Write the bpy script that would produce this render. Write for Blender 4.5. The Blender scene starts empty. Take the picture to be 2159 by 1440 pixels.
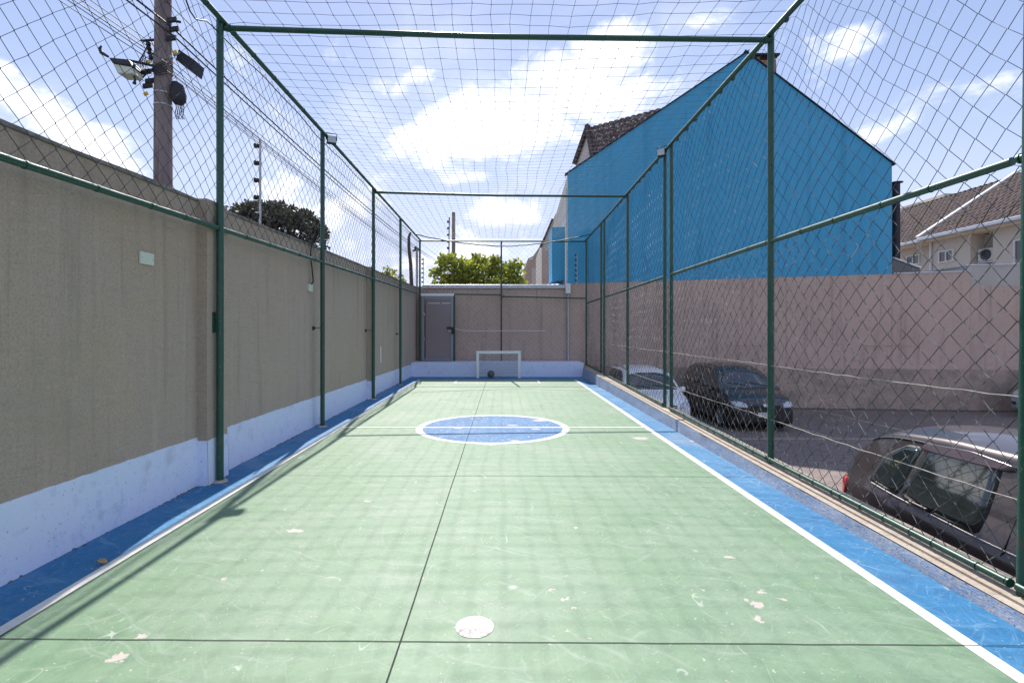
import bpy, bmesh, math, random
from mathutils import Vector, Matrix, noise
random.seed(7)
R = math.radians
scene = bpy.context.scene
col = scene.collection

# ------------------------------------------------------------------ camera
F = 1080.0; HX, HY, EYE = 1058.0, 697.0, 1.5      # focal length and vanishing point in photo pixels, eye height
cd = bpy.data.cameras.new('camera'); cam = bpy.data.objects.new('camera', cd); col.objects.link(cam)
cam.location = (0, 0, EYE); cam.rotation_euler = (R(90), 0, 0)
cd.sensor_width = 36; cd.lens = 36 * F / 2159
cd.shift_x = (1079.5 - HX) / 2159; cd.shift_y = -(720 - HY) / 2159
cd.clip_start = 0.05; cd.clip_end = 3000
scene.camera = cam
scene.view_settings.view_transform = 'Standard'; scene.view_settings.look = 'None'
scene.view_settings.gamma = 1; scene.view_settings.exposure = 1.34

# ------------------------------------------------------------------ sun and sky
SUN = Vector((-0.5, 3.95, 4.57)).normalized()     # direction towards the sun
sl = bpy.data.lights.new('sun', 'SUN'); sl.energy = 2.55; sl.angle = R(0.55); sl.color = (1.0, 0.95, 0.88)
so = bpy.data.objects.new('sun', sl); col.objects.link(so)
so.rotation_euler = SUN.to_track_quat('Z', 'Y').to_euler(); so.location = (0, 0, 30)

W = bpy.data.worlds.new('World'); scene.world = W; W.use_nodes = True
nt = W.node_tree; nt.nodes.clear()
def N(t, typ, **k):
    n = t.nodes.new(typ)
    for a, b in k.items(): setattr(n, a, b)
    return n
def setin(n, i, v, t=None):
    if hasattr(v, 'is_output') or isinstance(v, bpy.types.NodeSocket): t.links.new(v, n.inputs[i])
    else: n.inputs[i].default_value = v
def math_(t, op, a, b=0.0, c=None, clamp=False):
    n = N(t, 'ShaderNodeMath', operation=op); n.use_clamp = clamp
    setin(n, 0, a, t); setin(n, 1, b, t)
    if c is not None: setin(n, 2, c, t)
    return n.outputs[0]
def mixc(t, f, a, b, blend='MIX'):
    n = N(t, 'ShaderNodeMix', data_type='RGBA', blend_type=blend)
    def s(i, v):
        if isinstance(v, bpy.types.NodeSocket): t.links.new(v, n.inputs[i])
        else: n.inputs[i].default_value = v if not isinstance(v, tuple) or len(v) == 4 else (*v, 1)
    s(0, f); s(6, a); s(7, b)
    return n.outputs[2]
def smooth(t, v, lo, hi, a=0.0, b=1.0):
    n = N(t, 'ShaderNodeMapRange', interpolation_type='SMOOTHSTEP')
    setin(n, 0, v, t); n.inputs[1].default_value = lo; n.inputs[2].default_value = hi
    n.inputs[3].default_value = a; n.inputs[4].default_value = b
    return n.outputs[0]
def noise_(t, vec, scale, detail=4, rough=0.55, dist=0.0, out=0):
    n = N(t, 'ShaderNodeTexNoise'); t.links.new(vec, n.inputs['Vector'])
    n.inputs['Scale'].default_value = scale; n.inputs['Detail'].default_value = detail
    n.inputs['Roughness'].default_value = rough; n.inputs['Distortion'].default_value = dist
    return n.outputs[out]

sky = N(nt, 'ShaderNodeTexSky', sky_type='NISHITA'); sky.sun_disc = False
sky.sun_elevation = math.asin(SUN.z); sky.sun_rotation = math.atan2(SUN.x, SUN.y)
sky.altitude = 900; sky.air_density = 1.0; sky.dust_density = 0.25; sky.ozone_density = 2.0
tc = N(nt, 'ShaderNodeTexCoord')
D = tc.outputs['Generated']
sp = N(nt, 'ShaderNodeSeparateXYZ'); nt.links.new(D, sp.inputs[0])
ymax = math_(nt, 'MAXIMUM', sp.outputs[1], 0.05)
U = math_(nt, 'DIVIDE', sp.outputs[0], ymax); V = math_(nt, 'DIVIDE', sp.outputs[2], ymax)
# clouds as they stand over the place: soft banks by direction, broken up with noise
clouds = [(1010,268,190,62,12,1.0),(1180,205,185,80,30,1.0),(1335,95,90,75,30,1.0),(1345,190,110,50,30,.7),(835,185,60,38,25,.6),
          (930,362,90,26,-12,.75),(90,235,190,46,-30,.95),(225,290,70,30,-20,.8),(15,150,50,24,-30,.8),
          (560,395,62,42,0,.8),(640,450,110,34,-10,.7),(760,430,130,48,20,.85),(1075,462,130,34,-8,.75),(1050,515,180,26,0,.6),
          (1770,95,100,42,20,.85),(1720,150,60,40,40,.5),(1905,225,130,36,18,.65),(1870,275,100,34,25,.9),(2080,190,120,30,10,.35),(520,100,60,40,0,.5),
          (730,100,110,40,0,.45),(900,560,500,40,0,.6),(300,560,500,60,0,.4),(700,520,140,40,0,.5),(1500,60,60,30,0,.5)]
wn = noise_(nt, D, 5.0, 3, 0.6, 0, 1)
wv = N(nt, 'ShaderNodeSeparateXYZ'); nt.links.new(wn, wv.inputs[0])
Uw = math_(nt, 'ADD', U, math_(nt, 'MULTIPLY', math_(nt, 'SUBTRACT', wv.outputs[0], .5), .14))
Vw = math_(nt, 'ADD', V, math_(nt, 'MULTIPLY', math_(nt, 'SUBTRACT', wv.outputs[1], .5), .12))
acc = None
for (px, py, rx, ry, a, w) in clouds:
    cu, cv = (px - HX) / F, (HY - py) / F; ca, sa = math.cos(R(a)), math.sin(R(a))
    du = math_(nt, 'SUBTRACT', Uw, cu); dv = math_(nt, 'SUBTRACT', Vw, cv)
    p = math_(nt, 'MULTIPLY', math_(nt, 'ADD', math_(nt, 'MULTIPLY', du, ca), math_(nt, 'MULTIPLY', dv, sa)), F / rx)
    q = math_(nt, 'MULTIPLY', math_(nt, 'SUBTRACT', math_(nt, 'MULTIPLY', dv, ca), math_(nt, 'MULTIPLY', du, sa)), F / ry)
    d = math_(nt, 'ADD', math_(nt, 'MULTIPLY', p, p), math_(nt, 'MULTIPLY', q, q))
    g = math_(nt, 'MULTIPLY', math_(nt, 'EXPONENT', math_(nt, 'MULTIPLY', d, -0.75)), w)
    acc = g if acc is None else math_(nt, 'MAXIMUM', acc, g)
mp = N(nt, 'ShaderNodeMapping'); mp.inputs['Scale'].default_value = (1, 1, 1.7); nt.links.new(D, mp.inputs[0])
nz = noise_(nt, mp.outputs[0], 7.0, 8, 0.62, 0.3)
nz2 = noise_(nt, mp.outputs[0], 2.3, 5, 0.6, 0.2)
dens = math_(nt, 'ADD', acc, math_(nt, 'MULTIPLY', math_(nt, 'SUBTRACT', nz, .5), 2.2))
back = smooth(nt, math_(nt, 'ADD', math_(nt, 'MULTIPLY', nz2, .7), math_(nt, 'MULTIPLY', nz, .3)), .5, .64)   # the rest of the sky dome
front = smooth(nt, dens, .25, .90)
isfront = smooth(nt, sp.outputs[1], .1, .35)
mask = math_(nt, 'ADD', math_(nt, 'MULTIPLY', front, isfront), math_(nt, 'MULTIPLY', back, math_(nt, 'SUBTRACT', 1.0, isfront)))
wisp = math_(nt, 'MULTIPLY', smooth(nt, nz2, .42, .68), .24)
mask = math_(nt, 'MAXIMUM', mask, wisp)
hor = smooth(nt, sp.outputs[2], 0.0, .45, .35, 0.0)
def vm(op, a, b):
    n = N(nt, 'ShaderNodeVectorMath', operation=op); setin(n, 0, a, nt); setin(n, 1, b, nt); return n.outputs[0]
c_ = sky.outputs[0]                               # soft shoulder so the glow round the sun keeps its blue
skc = vm('DIVIDE', vm('MULTIPLY', c_, (1.00, .93, 1.00)), vm('ADD', vm('MULTIPLY', c_, (.26, .24, .20)), (1, 1, 1)))
skc = mixc(nt, hor, skc, (2.75, 2.9, 3.4, 1))
ccol = mixc(nt, smooth(nt, nz, .40, .60), (2.75, 2.95, 3.4, 1), (4.2, 4.2, 4.3, 1))
fin = mixc(nt, mask, skc, ccol)
bg = N(nt, 'ShaderNodeBackground'); bg.inputs[1].default_value = 0.147
wo = N(nt, 'ShaderNodeOutputWorld')
nt.links.new(fin, bg.inputs[0]); nt.links.new(bg.outputs[0], wo.inputs[0])

# ------------------------------------------------------------------ helpers
def P(px, py, Y):
    return Vector(((px - HX) / F * Y, Y, EYE - (py - HY) / F * Y))

class MB:
    def __init__(s): s.v = []; s.f = []; s.sm = []
    def add(s, vs, fs, smooth=False):
        o = len(s.v); s.v += [tuple(v) for v in vs]; s.f += [tuple(i + o for i in f) for f in fs]; s.sm += [smooth] * len(fs); return s
    def box(s, a, b):
        x0, y0, z0 = a; x1, y1, z1 = b
        vs = [(x0,y0,z0),(x1,y0,z0),(x1,y1,z0),(x0,y1,z0),(x0,y0,z1),(x1,y0,z1),(x1,y1,z1),(x0,y1,z1)]
        return s.add(vs, [(0,3,2,1),(4,5,6,7),(0,1,5,4),(1,2,6,5),(2,3,7,6),(3,0,4,7)])
    def obox(s, c, ux, uy, uz, hx, hy, hz):
        c, ux, uy, uz = map(Vector, (c, ux, uy, uz)); vs = []
        for z in (-1, 1):
            for x, y in ((-1,-1),(1,-1),(1,1),(-1,1)): vs.append(c + ux*hx*x + uy*hy*y + uz*hz*z)
        return s.add(vs, [(0,3,2,1),(4,5,6,7),(0,1,5,4),(1,2,6,5),(2,3,7,6),(3,0,4,7)])
    def prism(s, poly, depth):                 # poly: ring of 3-D points, extruded by the vector depth
        n = len(poly); d = Vector(depth); a = [Vector(p) for p in poly]
        vs = a + [p + d for p in a]
        return s.add(vs, [tuple(range(n))[::-1], tuple(range(n, 2*n))] + [(i, (i+1) % n, (i+1) % n + n, i + n) for i in range(n)])
    def tube(s, pts, r, n=8, cap=True, smooth=True):
        pts = [Vector(p) for p in pts]; m = len(pts)
        rr = r if isinstance(r, (list, tuple)) else [r] * m
        vs = []; up = None
        for i, p in enumerate(pts):
            t = (pts[min(i+1, m-1)] - pts[max(i-1, 0)])
            t = t.normalized() if t.length > 1e-9 else Vector((0, 0, 1))
            if up is None:
                up = Vector((0,0,1)) if abs(t.z) < .9 else Vector((1,0,0))
            a = t.cross(up); a = a.normalized() if a.length > 1e-6 else t.orthogonal().normalized()
            b = a.cross(t).normalized(); up = b
            for k in range(n):
                w = 2*math.pi*k/n; vs.append(p + (a*math.cos(w) + b*math.sin(w)) * rr[i])
        fs = [(i*n+k, i*n+(k+1) % n, (i+1)*n+(k+1) % n, (i+1)*n+k) for i in range(m-1) for k in range(n)]
        s.add(vs, fs, smooth)
        if cap: s.add(vs[:n], [tuple(range(n))]); s.add(vs[-n:], [tuple(range(n))[::-1]])
        return s
    def lathe(s, prof, c=(0,0,0), n=24, axis='Z', smooth=True):
        vs = []
        for r, h in prof:
            for k in range(n):
                w = 2*math.pi*k/n; x, y = r*math.cos(w), r*math.sin(w)
                v = (x, y, h) if axis == 'Z' else ((h, x, y) if axis == 'X' else (x, h, y))
                vs.append((v[0]+c[0], v[1]+c[1], v[2]+c[2]))
        return s.add(vs, [(i*n+k, i*n+(k+1) % n, (i+1)*n+(k+1) % n, (i+1)*n+k) for i in range(len(prof)-1) for k in range(n)], smooth)
    def grid(s, fn, nu, nv, smooth=True):
        vs = [fn(i/nu, j/nv) for j in range(nv+1) for i in range(nu+1)]
        return s.add(vs, [(j*(nu+1)+i, j*(nu+1)+i+1, (j+1)*(nu+1)+i+1, (j+1)*(nu+1)+i) for j in range(nv) for i in range(nu)], smooth)
    def build(s, name, mat, parent=None, loc=None, bevel=0, fix=True):
        me = bpy.data.meshes.new(name); me.from_pydata(s.v, [], s.f)
        me.polygons.foreach_set('use_smooth', s.sm)
        if fix:
            bm = bmesh.new(); bm.from_mesh(me); bmesh.ops.recalc_face_normals(bm, faces=bm.faces); bm.to_mesh(me); bm.free()
        me.materials.append(mat); o = bpy.data.objects.new(name, me); col.objects.link(o)
        if bevel:
            m = o.modifiers.new('bevel', 'BEVEL'); m.width = bevel; m.segments = 2; m.limit_method = 'ANGLE'; m.angle_limit = R(40)
        if parent: o.parent = parent
        if loc: o.location = loc
        return o
def tag(o, label=None, cat=None, group=None, kind=None):
    if label: o['label'] = label
    if cat: o['category'] = cat
    if group: o['group'] = group
    if kind: o['kind'] = kind
    return o
def empty(name, label, cat, group=None, loc=(0,0,0), rz=0):
    o = bpy.data.objects.new(name, None); col.objects.link(o); o.empty_display_size = .2
    o.location = loc; o.rotation_euler = (0, 0, rz); return tag(o, label, cat, group)
def copy_tree(o, parent=None):
    c = o.copy(); col.objects.link(c); c.parent = parent
    for ch in list(o.children): copy_tree(ch, c)
    return c

# ------------------------------------------------------------------ materials
def mat(name, base, rough=.6, metal=0.0, var=None, streak=None, bump=None, spec=.5, coat=0, coords='Object', speck=None, bumpscale=(1,1,1)):
    m = bpy.data.materials.new(name); m.use_nodes = True; t = m.node_tree
    b = t.nodes['Principled BSDF']; b.inputs['Roughness'].default_value = rough; b.inputs['Metallic'].default_value = metal
    b.inputs['Specular IOR Level'].default_value = spec; b.inputs['Coat Weight'].default_value = coat
    tc = N(t, 'ShaderNodeTexCoord'); v = tc.outputs[coords]
    c = (*base, 1)
    if var:                                   # list of (scale, detail, lo, hi, colour, amount)
        for (sc, de, lo, hi, cc, am) in var:
            f = math_(t, 'MULTIPLY', smooth(t, noise_(t, v, sc, de, .6), lo, hi), am)
            c = mixc(t, f, c, (*cc, 1))
    if streak:                                # (scale xyz, noise scale, lo, hi, colour, amount)
        for (s3, sc, lo, hi, cc, am) in streak:
            mp = N(t, 'ShaderNodeMapping'); mp.inputs['Scale'].default_value = s3; t.links.new(v, mp.inputs[0])
            f = math_(t, 'MULTIPLY', smooth(t, noise_(t, mp.outputs[0], sc, 5, .6), lo, hi), am)
            c = mixc(t, f, c, (*cc, 1))
    if isinstance(c, tuple): b.inputs['Base Color'].default_value = c
    else: t.links.new(c, b.inputs['Base Color'])
    if bump:
        mp = N(t, 'ShaderNodeMapping'); mp.inputs['Scale'].default_value = bumpscale; t.links.new(v, mp.inputs[0])
        bn = N(t, 'ShaderNodeBump'); bn.inputs['Strength'].default_value = bump[1]; bn.inputs['Distance'].default_value = bump[2] if len(bump) > 2 else .01
        t.links.new(noise_(t, mp.outputs[0], bump[0], 6, .65), bn.inputs['Height']); t.links.new(bn.outputs[0], b.inputs['Normal'])
    m['c'] = 1
    return m

CHIPS = [(625,1118,.085,.05),(1538,1175,.05,.035),(1602,1246,.04,.022),(1600,1278,.045,.05),(1650,1262,.028,.035),(1575,1266,.03,.03),(245,1390,.06,.04),
         (775,1056,.05,.03),(1350,924,.16,.13),(1140,887,.22,.13),(1080,897,.14,.08),(1035,937,.14,.09),(1130,905,.12,.06),(1210,1112,.03,.02),
         (1165,1245,.03,.015),(1215,1282,.04,.02),(1600,1305,.03,.04),(1190,1262,.03,.02),(300,1340,.03,.02),(1420,850,.08,.04),(1085,930,.12,.07),(965,903,.12,.06),(1465,930,.1,.05)]
def floor_mat(name, base, light, dark, chipamt=1.0, scratch=.42, chipth=.0, rough=.5, st=.685):
    m = bpy.data.materials.new(name); m.use_nodes = True; t = m.node_tree
    b = t.nodes['Principled BSDF']
    tc = N(t, 'ShaderNodeTexCoord'); v = tc.outputs['Object']
    c = mixc(t, math_(t, 'MULTIPLY', smooth(t, noise_(t, v, .9, 5, .6), .42, .66), .38), (*base, 1), (*light, 1))
    c = mixc(t, math_(t, 'MULTIPLY', smooth(t, noise_(t, v, 3.1, 6, .65, .6), .48, .72), .62), c, (*dark, 1))
    c = mixc(t, math_(t, 'MULTIPLY', smooth(t, noise_(t, v, 26, 3, .6), .50, .75), .35), c, (*dark, 1))
    c = mixc(t, math_(t, 'MULTIPLY', smooth(t, noise_(t, v, .45, 6, .7, .8), .50, .72), .30), c, (.40, .40, .37, 1))
    c = mixc(t, math_(t, 'MULTIPLY', smooth(t, noise_(t, v, 4.3, 6, .75, 1.5), .56, .66), .22), c, (*light, 1))
    c = mixc(t, math_(t, 'MULTIPLY', smooth(t, noise_(t, v, 55, 5, .75, .5), .52, .66), .40), c, (*dark, 1))
    c = mixc(t, math_(t, 'MULTIPLY', smooth(t, noise_(t, v, 38, 5, .75, 1.2), .55, .66), .38), c, (*light, 1))
    # brushed streaks and ball or shoe scuffs
    for (ang, sx, sy, lo, hi, am, sc) in ((24, .5, 6, .54, .66, .55, 3), (-38, .7, 9, .56, .67, .48, 4), (75, .6, 10, .57, .68, .40, 4)):
        m0 = N(t, 'ShaderNodeMapping'); m0.inputs['Rotation'].default_value = (0, 0, R(ang)); t.links.new(v, m0.inputs[0])
        wb = N(t, 'ShaderNodeVectorMath', operation='MULTIPLY_ADD'); t.links.new(noise_(t, v, 1.3, 2, .5, 0, 1), wb.inputs[0]); wb.inputs[1].default_value = (.5, .5, 0); t.links.new(m0.outputs[0], wb.inputs[2])
        mp = N(t, 'ShaderNodeMapping'); mp.inputs['Scale'].default_value = (sx, sy, 1)
        t.links.new(wb.outputs[0], mp.inputs[0])
        c = mixc(t, math_(t, 'MULTIPLY', smooth(t, noise_(t, mp.outputs[0], sc, 5, .7), lo, hi), am), c, (*light, 1))
    for (sc, off, am) in ((2.2, 0, .8), (3.7, 9, .7), (5.3, 21, .6)):     # thin curved scratches
        mp = N(t, 'ShaderNodeMapping'); mp.inputs['Location'].default_value = (off, off*2, 0); mp.inputs['Scale'].default_value = (1, .55, 1); t.links.new(v, mp.inputs[0])
        r_ = math_(t, 'ABSOLUTE', math_(t, 'SUBTRACT', noise_(t, mp.outputs[0], sc, 1.5, .4, 1.2), .5))
        line = smooth(t, r_, .0015, .005, 1, 0)
        gate = smooth(t, noise_(t, mp.outputs[0], sc*2.1, 2, .5), .58, .68)
        c = mixc(t, math_(t, 'MULTIPLY', math_(t, 'MULTIPLY', line, gate), am*scratch*1.5), c, (.62, .66, .6, 1))
    # flaked paint: the larger patches stand where they are on the court, the small ones are scattered
    wn = noise_(t, v, 14, 4, .7, 0, 1); wp = N(t, 'ShaderNodeSeparateXYZ'); t.links.new(wn, wp.inputs[0])
    vs = N(t, 'ShaderNodeSeparateXYZ'); t.links.new(v, vs.inputs[0])
    X = math_(t, 'ADD', vs.outputs[0], math_(t, 'MULTIPLY', math_(t, 'SUBTRACT', wp.outputs[0], .5), .16))
    Y = math_(t, 'ADD', vs.outputs[1], math_(t, 'MULTIPLY', math_(t, 'SUBTRACT', wp.outputs[1], .5), .16))
    acc = None
    for (px, py, rx, ry) in CHIPS:
        q = P(px, py, F*EYE/(py-HY))
        dx = math_(t, 'MULTIPLY', math_(t, 'SUBTRACT', X, q.x), 1/(rx*.8)); dy = math_(t, 'MULTIPLY', math_(t, 'SUBTRACT', Y, q.y), 1/(ry*.8))
        d = math_(t, 'ADD', math_(t, 'MULTIPLY', dx, dx), math_(t, 'MULTIPLY', dy, dy))
        acc = d if acc is None else math_(t, 'MINIMUM', acc, d)
    big = smooth(t, math_(t, 'ADD', acc, math_(t, 'MULTIPLY', noise_(t, v, 30, 4, .7), 2.6)), 1.9, 2.0, 1, 0)
    region = smooth(t, noise_(t, v, 1.1, 2, .5), .42+chipth, .66+chipth)
    small = math_(t, 'MULTIPLY', smooth(t, noise_(t, v, 17, 3, .65, .4), st, st+.015), region)
    small2 = math_(t, 'MULTIPLY', smooth(t, noise_(t, v, 43, 2, .6, .3), .70, .715), .8)
    chip = math_(t, 'MULTIPLY', math_(t, 'MAXIMUM', math_(t, 'MAXIMUM', big, small), small2), chipamt)
    c = mixc(t, chip, c, mixc(t, noise_(t, v, 60, 3), (.46, .40, .36, 1), (.58, .52, .47, 1)))
    t.links.new(c, b.inputs['Base Color'])
    rr = math_(t, 'ADD', math_(t, 'MULTIPLY', noise_(t, v, 6, 5, .6), .25), rough+.03); t.links.new(rr, b.inputs['Roughness'])
    b.inputs['Specular IOR Level'].default_value = .40
    bn = N(t, 'ShaderNodeBump'); bn.inputs['Strength'].default_value = .35; bn.inputs['Distance'].default_value = .004
    h = math_(t, 'SUBTRACT', noise_(t, v, 9, 8, .7), math_(t, 'MULTIPLY', chip, .5)); t.links.new(h, bn.inputs['Height']); t.links.new(bn.outputs[0], b.inputs['Normal'])
    return m

M = {}
M['green'] = floor_mat('court_green_paint', (.172,.280,.168), (.29,.36,.28), (.120,.215,.125), rough=.42)
M['blue'] = floor_mat('court_blue_paint', (.020,.170,.36), (.16,.32,.48), (.008,.10,.25), .9, .5)
M['disc'] = floor_mat('disc_blue_paint', (.03,.15,.34), (.07,.21,.40), (.02,.10,.25), 1.0, .3, -.22, .5, .625)
M['line'] = floor_mat('line_white_paint', (.74,.73,.69), (.82,.81,.78), (.60,.58,.53), .6, .0)
M['joint'] = mat('joint_dark', (.03,.035,.03), .9)
M['concrete'] = mat('bare_concrete', (.44,.37,.30), .9, var=[(6,6,.4,.7,(.56,.49,.41),.6),(40,3,.5,.7,(.22,.18,.15),.45)], bump=(60,.6,.004))
M['kerbblue'] = mat('worn_kerb_paint', (.20,.29,.46), .85, var=[(3,4,.35,.6,(.28,.33,.44),.6),(34,6,.50,.60,(.42,.40,.38),.75),(55,3,.6,.66,(.07,.11,.21),.8)], bump=(45,.9,.008), bumpscale=(1,.5,2))
M['plinth'] = mat('plinth_pale_blue', (.70,.75,.95), .75, var=[(1.3,5,.35,.65,(.64,.76,.93),.6),(9,6,.55,.7,(.50,.57,.80),.5),(45,3,.64,.69,(.26,.27,.33),.6),(3.5,5,.60,.70,(.45,.47,.60),.5)], bump=(14,.5,.012))
M['dirt'] = mat('dirt_crust', (.10,.085,.07), 1, var=[(30,4,.4,.6,(.24,.21,.18),.7)], bump=(60,1,.01))
M['wall'] = mat('olive_render', (.475,.370,.282), .92,
    var=[(.5,4,.35,.65,(.45,.37,.33),.7),(2.4,6,.5,.72,(.45,.39,.33),.5),(60,4,.48,.62,(.30,.25,.19),.5),(35,4,.56,.66,(.56,.47,.38),.35),(22,4,.66,.72,(.20,.17,.13),.5),(17,3,.69,.74,(.62,.56,.48),.4)],
    streak=[((1,1,1),.8,.5,.7,(.33,.30,.235),.55),((1,1.5,9),3,.5,.72,(.34,.28,.22),.35),((1,7,.35),1.4,.55,.72,(.54,.46,.37),.35),((1,5,.3),1.1,.52,.75,(.27,.22,.17),.5),((1,14,.4),2,.58,.75,(.27,.23,.18),.4)], bump=(70,.9,.010), bumpscale=(1,.4,1.8))
M['cap'] = mat('wall_cap', (.25,.225,.20), .95, var=[(3,6,.4,.65,(.14,.125,.11),.8),(20,4,.5,.7,(.42,.40,.37),.5)], bump=(40,.8,.01))
M['brown'] = mat('brown_render', (.50,.37,.31), .9,
    var=[(.6,5,.35,.65,(.58,.43,.36),.6),(8,5,.5,.7,(.35,.265,.23),.4)], streak=[((4,4,.25),1.3,.50,.72,(.25,.19,.165),.5),((9,9,.3),1.6,.56,.7,(.55,.44,.39),.3)], bump=(70,.4,.005))
M['brown2'] = mat('brown_plinth', (.45,.34,.285), .9, var=[(2,5,.4,.65,(.28,.22,.19),.7),(12,4,.5,.7,(.18,.14,.12),.5)], bump=(50,.5,.006))
M['postgreen'] = mat('green_enamel', (.012,.068,.048), .40, var=[(5,5,.5,.75,(.02,.105,.072),.5),(60,3,.64,.69,(.24,.20,.17),.7),(7,5,.62,.68,(.10,.06,.04),.5)], bump=(30,.15,.002))
M['wire'] = mat('fence_wire', (.07,.075,.075), .4, .4, var=[(2.5,3,.45,.6,(.035,.06,.055),.7),(14,3,.52,.60,(.42,.38,.34),.85)])  # pale patches are partly galvanised metal, partly sunlight painted into the colour
M['netcord'] = mat('net_cord', (.020,.028,.055), .6, var=[(13,3,.60,.66,(.30,.28,.27),.6)])
M['tension'] = mat('level_strand', (.40,.36,.33), .6, var=[(14,3,.45,.6,(.24,.18,.15),.7)])
M['black'] = mat('black_rubber', (.018,.018,.02), .6, bump=(40,.2,.002))
M['cable'] = mat('cable_black', (.02,.02,.025), .6)
M['pole'] = mat('weathered_pole', (.235,.19,.185), .9, streak=[((9,9,.35),2.2,.45,.62,(.15,.115,.115),.8),((14,14,.5),3,.52,.7,(.36,.31,.30),.6)], bump=(18,.9,.015), bumpscale=(2,2,.15))
M['galv'] = mat('galvanised', (.50,.51,.53), .45, .6, var=[(8,4,.4,.7,(.36,.36,.38),.6)])
M['white'] = mat('white_enamel', (.75,.77,.78), .4, var=[(12,4,.6,.75,(.5,.5,.48),.5)])
M['plastic'] = mat('cream_plastic', (.62,.66,.56), .45, var=[(10,3,.5,.75,(.50,.52,.44),.4)])
M['rope'] = mat('white_net_cord', (.62,.62,.62), .8)
M['houseblue'] = mat('blue_house_paint', (.058,.34,.57), .8, var=[(.35,4,.35,.65,(.075,.37,.60),.7),(5,5,.5,.75,(.05,.30,.52),.35)], streak=[((3,3,.12),1.2,.48,.70,(.042,.27,.47),.7),((.4,.4,14),1.5,.5,.7,(.075,.38,.62),.4)], bump=(50,.5,.008))
M['housewhite'] = mat('cream_house_paint', (.60,.54,.47), .85, var=[(.8,5,.4,.7,(.52,.46,.41),.5)], bump=(40,.3,.005))
M['greybeige'] = mat('grey_beige_render', (.46,.44,.41), .85, var=[(1.5,5,.4,.7,(.38,.35,.33),.5)], bump=(40,.3,.005))  # plain grey-beige wall colour for side wall, parapet and roof box
M['pink'] = mat('salmon_render', (.52,.38,.32), .85, var=[(2,5,.4,.7,(.44,.32,.27),.5)], bump=(40,.3,.005))
M['soffit'] = mat('cream_soffit', (.66,.58,.44), .8, var=[(3,3,.4,.7,(.55,.48,.37),.5)])
M['tile'] = mat('clay_tile', (.085,.052,.048), .9, var=[(2.2,4,.4,.62,(.13,.085,.078),.7),(9,4,.42,.55,(.035,.022,.022),.8),(13,3,.58,.64,(.22,.17,.15),.6)], bump=(50,.5,.01))
M['tile2'] = mat('mottled_clay_tile', (.11,.072,.066), .9, var=[(9,4,.42,.55,(.05,.035,.034),.7),(7,3,.54,.60,(.40,.33,.30),.75)], bump=(50,.5,.01))
M['flash'] = mat('metal_flashing', (.52,.54,.60), .4, .5, var=[(4,4,.4,.7,(.38,.40,.46),.6)])
M['brick'] = mat('chimney_brick', (.30,.17,.12), .9, var=[(14,3,.45,.6,(.42,.30,.24),.7)], bump=(30,.6,.01))
M['darkmetal'] = mat('dark_metal', (.022,.022,.030), .5, .3, var=[(6,3,.5,.7,(.05,.05,.06),.4)])
M['gate'] = mat('grey_gate_metal', (.27,.215,.22), .5, .35, var=[(2,4,.4,.7,(.25,.23,.245),.6),(20,3,.6,.7,(.12,.10,.10),.4)])
M['gatef'] = mat('gate_frame_metal', (.27,.27,.31), .5, .3)
M['frame'] = mat('window_frame_white', (.70,.70,.70), .4)
M['glass'] = mat('window_glass', (.02,.025,.03), .06, spec=.8)
M['rubber'] = mat('tyre_rubber', (.017,.017,.018), .85, bump=(60,.4,.004))
M['rim'] = mat('alloy_rim', (.35,.36,.38), .3, .8)
M['carwhite'] = mat('white_car_paint', (.82,.83,.85), .3, coat=.6)
M['cardark'] = mat('black_car_paint', (.016,.012,.014), .28, coat=.8, spec=.6)
M['cargrey'] = mat('bronze_grey_car_paint', (.066,.050,.052), .32, .4, coat=.7, var=[(30,4,.5,.8,(.085,.07,.066),.25)])
M['carsilver'] = mat('silver_blue_car_paint', (.42,.47,.56), .35, .4, coat=.6)
M['carglass'] = mat('tinted_car_glass', (.018,.024,.026), .04, spec=1.0, coat=.4)
M['visor'] = mat('smoky_visor', (.085,.055,.066), .22, coat=.5)
M['lamp'] = mat('headlight_lens', (.45,.48,.52), .12, spec=1.0, coat=.8)
M['tail'] = mat('red_tail_lens', (.55,.02,.015), .15, coat=.8, var=[(30,2,.5,.6,(.8,.08,.04),.5)])
M['plate'] = mat('licence_plate', (.55,.56,.58), .5)
M['chrome'] = mat('bright_trim', (.62,.60,.60), .2, .9)
M['trim'] = mat('satin_trim', (.36,.34,.35), .45, .3)
M['ball'] = mat('grey_ball_leather', (.10,.095,.09), .6, var=[(9,2,.5,.55,(.2,.19,.18),.6)], bump=(14,.4,.004))
M['leafdry'] = mat('dry_leaf', (.50,.33,.14), .8, var=[(30,3,.4,.6,(.30,.17,.07),.6)])
M['bark'] = mat('bark', (.10,.075,.06), .95, bump=(20,.8,.02))
M['yellow'] = mat('yellow_tag', (.70,.48,.05), .6)
M['ac'] = mat('air_con_casing', (.55,.54,.52), .5, var=[(10,3,.5,.7,(.40,.38,.36),.5)])
M['corr'] = mat('pale_roof_sheet', (.58,.64,.72), .5, .2, var=[(3,4,.4,.7,(.46,.50,.58),.5)])

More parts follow.
